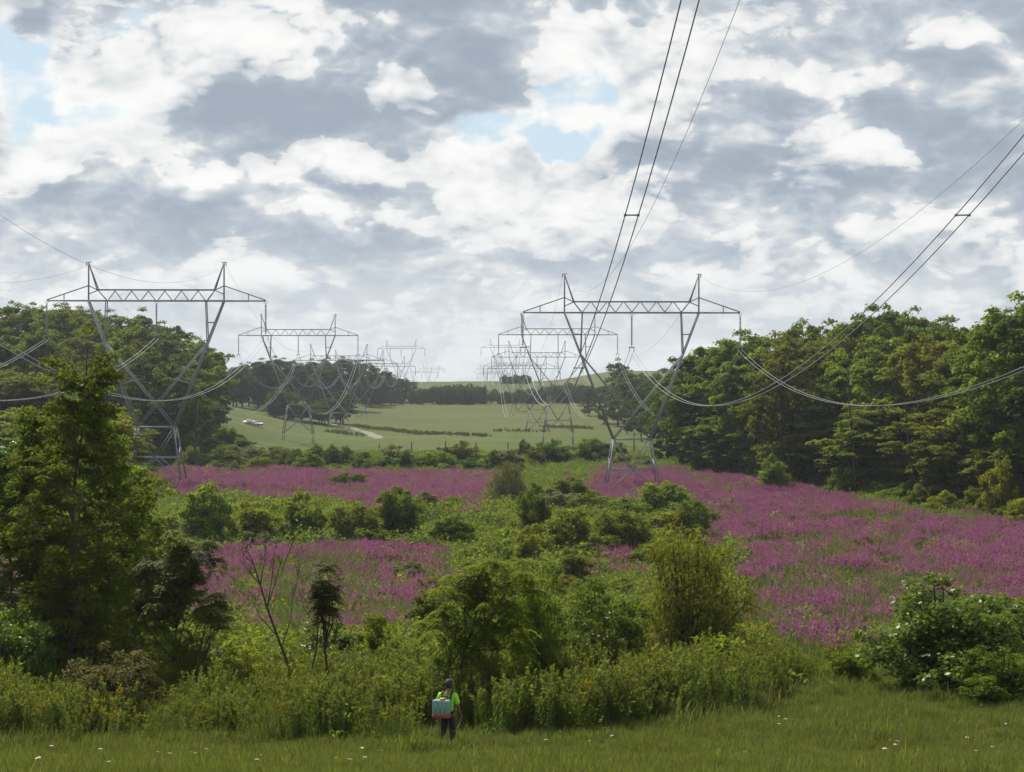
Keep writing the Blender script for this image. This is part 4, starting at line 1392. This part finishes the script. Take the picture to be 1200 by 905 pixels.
def build_worker():
    px, d = 524.5, 42.0
    x = (px - 600) / FPX * d; z = float(ground_z(x, d))
    p = thing('person', 'person in lime green shirt and dark cap seen from behind, carrying a sprayer', 'person', (x, d, z + .02), R(-14))
    skin = solid('skin', (.20, .11, .075), .55, 0, 20, .08)
    shirt = solid('lime_shirt', (.26, .62, .03), .8, 0, 25, .08)
    trous = solid('navy_trousers', (.016, .018, .026), .9, 0, 25, .2)
    navy = solid('navy_cap', (.018, .022, .045), .8)
    hairm = solid('dark_hair', (.02, .015, .012), .7)
    bootm = solid('boot_leather', (.05, .03, .02), .7)
    V, E, Rr = [], [], []

    def add(v, r, pr=None):
        V.append(v); Rr.append(r)
        if pr is not None:
            E.append((pr, len(V) - 1))
        return len(V) - 1
    # body: pelvis root, spine, neck and a head looking away from the camera (+Y)
    pel = add((0, 0, .95), (.15, .11)); wa = add((0, .01, 1.12), (.14, .10), pel); ch = add((0, .03, 1.33), (.16, .11), wa)
    nb = add((0, .04, 1.48), (.07, .065), ch); nk = add((0, .06, 1.55), .055, nb); jaw = add((.01, .085, 1.62), (.066, .078), nk)
    hd = add((.01, .085, 1.70), (.078, .096), jaw); tp = add((.01, .075, 1.775), (.055, .07), hd)
    ns = add((.012, .185, 1.672), .014, hd)
    for s in (-1, 1):
        add((.01 + s * .086, .075, 1.685), .014, hd)
    for s in (-1, 1):
        bend = s > 0
        sh = add((s * .20, .03, 1.43), .062, ch)
        el = add((s * .275, .03 if bend else .10, 1.15), .045, sh)
        fa = add((s * .30, .10 if bend else .20, 1.00), .037, el)
        wr = add((s * .31, .17 if bend else .27, .90), (.026, .022), fa)
        pm = add((s * .315, .20 if bend else .31, .845), (.022, .038), wr)
        for k in range(4):
            f1 = add((s * .312, .185 + k * .022 + (0 if bend else .10), .785 - .004 * abs(k - 1.5)), .0095, pm)
            f2 = add((s * .285, .19 + k * .020 + (0 if bend else .10), .752), .0085, f1)
            add((s * .265, .19 + k * .020 + (0 if bend else .10), .772), .0075, f2)
        th = add((s * .285, .235 + (0 if bend else .10), .83), .0105, pm)
        add((s * .262, .245 + (0 if bend else .10), .795), .009, th)
        hp = add((s * .095, 0, .88), .085, pel)
        kn = add((s * .115, .03 + .06 * (s > 0), .49), .06, hp)
        an = add((s * .12, -.02 + .10 * (s > 0), .09), .04, kn)
        add((s * .135, .12 + .10 * (s > 0), .045), (.04, .03), an)
    skin_obj('body', V, E, Rr, skin, p)
    # shirt with short sleeves
    V, E, Rr = [], [], []
    a = add((0, 0, .93), (.175, .13)); b = add((0, .01, 1.12), (.172, .125), a); c = add((0, .03, 1.33), (.185, .13), b); e = add((0, .04, 1.475), (.085, .08), c)
    for s in (-1, 1):
        q = add((s * .205, .03, 1.425), .082, c)
        q2 = add((s * .25, .03 if s > 0 else .06, 1.27), .075, q)
        add((s * .268, .03 if s > 0 else .08, 1.19), .074, q2)
    skin_obj('t_shirt', V, E, Rr, shirt, p)
    V, E, Rr = [], [], []
    a = add((0, 0, .99), (.155, .12)); b = add((0, 0, .90), (.16, .125), a)
    for s in (-1, 1):
        h = add((s * .092, 0, .80), .118, b); k = add((s * .108, .03 + .06 * (s > 0), .49), .096, h)
        add((s * .118, -.01 + .09 * (s > 0), .12), .080, k)
    skin_obj('trousers', V, E, Rr, trous, p)
    for s in (-1, 1):
        V, E, Rr = [], [], []
        yy = .10 * (s > 0)
        a = add((s * .122, -.03 + yy, .20), .058); b = add((s * .122, -.03 + yy, .07), .056, a); add((s * .138, .14 + yy, .05), (.052, .04), b)
        skin_obj('boot', V, E, Rr, bootm, p)
    hb = Bag()
    hb.lathe([(.088, -.07), (.096, -.02), (.097, .03), (.085, .08)], 14)
    ho = hb.obj('hair', [hairm], p, True); ho.location = (.01, .068, 1.685); ho.scale = (.93, 1.05, 1)
    cb = Bag()
    cb.lathe([(.104, 0), (.106, .03), (.098, .075), (.075, .108), (.04, .125), (.001, .13)], 18)
    an = np.linspace(.12 * math.pi, .88 * math.pi, 9)
    Vb = [(.10 * math.cos(t), .10 * math.sin(t), .012) for t in an] + [(.115 * math.cos(t), .10 + .10 * math.sin(t), -.012) for t in an]
    Vb += [(v[0], v[1], v[2] + .008) for v in Vb]
    cb.add(Vb, [(i, i + 1, 10 + i, 9 + i) for i in range(8)] + [(27 + i, 28 + i, 19 + i, 18 + i) for i in range(8)])
    co = cb.obj('cap', [navy], p, True); co.location = (.01, .075, 1.71); co.scale = (.94, 1.08, 1)
    for s in (-1, 1):
        eb = Bag(); eb.lathe([(.001, -.012), (.009, -.006), (.012, 0), (.009, .006), (.001, .012)], 8)
        eo = eb.obj('eye', [solid('eye_white', (.6, .6, .6), .2)], p, True); eo.location = (.01 + s * .033, .168, 1.70)

    # backpack sprayer hung on the shoulders (behind = -Y, pushed to the left)
    s = thing('backpack_sprayer', 'pale green backpack sprayer tank with red base on the worker\'s back', 'sprayer', (x, d, z + .02), R(-14))
    tankm = solid('frosted_green_tank', (.15, .28, .265), .35, 0, 5, .15, .5)
    redm = solid('red_plastic', (.25, .035, .03), .5)
    dark = solid('black_webbing', (.02, .018, .018), .9)
    orange = solid('orange_lid', (.42, .17, .08), .5)
    brass = solid('hose_rubber', (.12, .06, .045), .6)

    def rbox(bag, c, sz, top=1.0, r=.25, mi=0, levels=7):
        k = 20; V, Q = [], []
        hs = [(-.5, .86), (-.47, .96), (-.4, 1), (0, 1.0), (.4, 1.0 * top), (.47, .96 * top), (.5, .86 * top)]
        for h, f in hs:
            for i in range(k):
                t = 2 * math.pi * i / k
                cx, sy = math.cos(t), math.sin(t)
                ex = abs(cx) ** r * (1 if cx > 0 else -1); ey = abs(sy) ** r * (1 if sy > 0 else -1)
                V.append((c[0] + ex * sz[0] / 2 * f, c[1] + ey * sz[1] / 2 * f, c[2] + h * sz[2]))
        n = len(hs)
        for j in range(n - 1):
            for i in range(k):
                Q.append((j * k + i, j * k + (i + 1) % k, (j + 1) * k + (i + 1) % k, (j + 1) * k + i))
        bag.add(V, Q)
        for j in (0, n - 1):
            ci = len(V)
            bag.add([V[j * k + i] for i in range(k)] + [(c[0], c[1], c[2] + hs[j][0] * sz[2])] * 1,
                    [(i, (i + 1) % k, (i + 2) % k, k) for i in range(0, k, 2)])
    ox = -.09
    b = Bag(); rbox(b, (ox, -.25, 1.165), (.46, .21, .37), .97); to = b.obj('tank', [tankm], s, True)
    for q in (-.12, 0, .12):
        b = Bag(); b.beam((ox + q, -.352, 1.03), (ox + q, -.352, 1.29), .03, 0, .016); b.obj('rib', [tankm], to)
    b = Bag(); rbox(b, (ox, -.245, .935), (.47, .23, .09), 1.0); b.obj('base', [redm], s, True)
    b = Bag(); b.lathe([(.001, 0), (.075, 0), (.075, .035), (.065, .05), (.001, .05)], 14); o = b.obj('lid', [orange], s); o.location = (ox + .03, -.25, 1.35)
    b = Bag(); b.tube([(ox - .05, -.15, 1.36), (-.03, -.12, 1.42), (.05, -.12, 1.42), (ox + .13, -.15, 1.36)], .02, 6); b.obj('carry_handle', [dark], s)
    for q in (-1, 1):
        b = Bag()
        P = [(q * .11, -.16, 1.36), (q * .12, -.11, 1.46), (q * .125, .03, 1.535), (q * .13, .14, 1.44), (q * .14, .17, 1.25), (q * .15, .10, 1.08), (q * .15, -.14, .98)]
        for u, v in zip(P[:-1], P[1:]):
            b.beam(u, v, .055, 0, .02)
        b.obj('strap', [dark], s)
    b = Bag(); b.tube([(ox + .16, -.25, .90), (.10, -.25, .70), (.16, -.16, .52), (.24, .02, .55), (.30, .16, .72), (.305, .20, .80)], .012, 6); b.obj('hose', [brass], s, True)
    b = Bag(); b.tube([(.292, .10, .86), (.29, .22, .80), (.30, .36, .68)], [.022, .02, .014], 8); b.obj('spray_handle', [redm], s, True)
    b = Bag(); b.tube([(.30, .36, .68), (.31, .70, .44), (.315, .86, .34), (.315, .90, .28)], [.009, .008, .008, .014], 6); b.obj('lance', [brass], s, True)
    b = Bag(); b.tube([(ox - .05, -.33, .90), (ox - .04, -.34, .70), (ox - .03, -.30, .45), (-.10, -.22, .30)], .008, 5); b.obj('overflow_tube', [brass], s, True)
    b = Bag(); b.beam((ox - .245, -.22, 1.05), (ox - .25, .10, 1.0), .03); b.beam((ox - .25, .10, 1.0), (ox - .25, .25, .98), .04); b.obj('pump_lever', [dark], s)


def build_lawn_flowers():
    rng = np.random.default_rng(8)
    stem = Bag(); stem.tube([(0, 0, 0), (.01, 0, .2), (.02, .01, .40)], [.006, .005, .004], 4)
    for k in range(10):
        a = k * 2.4
        stem.leaves([(.01, 0, .03 * k)], [(math.cos(a), math.sin(a), .6)], [(0, 0, 1)], .10, .02)
    sm = stem.mesh('stem', [M['greenstem']])
    hd = Bag()
    n = 40
    r = np.sqrt(np.arange(n) / n) * .055; a = np.arange(n) * 2.4
    P = np.stack([r * np.cos(a) + .02, r * np.sin(a) + .01, .41 - r * .25], 1)
    hd.leaves(P, np.stack([np.cos(a), np.sin(a), np.full(n, .2)], 1), np.tile([0, 0, 1.], (n, 1)), .026, .026)
    hm = hd.mesh('flower_head', [M['white']])
    spots = [(393, 889), (412, 884), (418, 886), (424, 880), (447, 878), (408, 893), (426, 891), (992, 853), (1003, 859), (996, 865), (1011, 856), (1022, 859), (1042, 868), (1048, 874), (1038, 880), (1051, 872),
             (914, 838), (921, 843), (912, 850), (968, 838), (1095, 812), (1148, 826), (1143, 882), (1163, 882), (1133, 868), (230, 884), (196, 888), (118, 880), (60, 876), (48, 898), (300, 892), (1180, 850), (640, 872), (690, 868), (222, 880), (240, 878), (183, 884), (128, 897), (720, 866)]
    for px, py in spots:
        x, d, z = ground_at(px, py + 8)
        s = rng.uniform(.4, .8)
        lab = 'small white flat topped wildflower in the lawn %s' % ('left of the worker' if px < 520 else 'right of the worker')
        o = thing('white_wildflower', lab, 'flower', (x, d, z), rng.uniform(0, 6.28), 'white wildflowers in the lawn', (s, s, s * rng.uniform(.7, 1.0)))
        o.rotation_euler = (rng.normal(0, .12), rng.normal(0, .12), rng.uniform(0, 6.28))
        link('stem', sm, o); link('flower_head', hm, o)


def build_haze():
    b = Bag(); b.box((0, 1000, 8), (2800, 2600, 120))
    m = bpy.data.materials.new('haze_air'); m.use_nodes = True
    nt = m.node_tree; nt.nodes.clear(); g = NT(nt)
    out = g.n('ShaderNodeOutputMaterial'); v = g.n('ShaderNodeVolumePrincipled')
    v.inputs['Color'].default_value = (.80, .88, 1.0, 1)
    v.inputs['Density'].default_value = HAZE
    v.inputs['Anisotropy'].default_value = .35
    nt.links.new(v.outputs[0], out.inputs['Volume'])
    tag(b.obj('haze', [m]), 'thin bluish summer haze over the whole valley', 'haze', None, 'stuff')


HAZE = 0.00010
build_forest_protos()
build_pylons()
build_wires()
build_woods()
build_far_hedge()
build_shrubs()
build_cottonwood()
build_sumacs()
build_posts()
build_cars()
build_worker()
build_loosestrife()
build_undergrowth()
build_weeds()
build_lawn()
build_lawn_flowers()
if HAZE:
    build_haze()
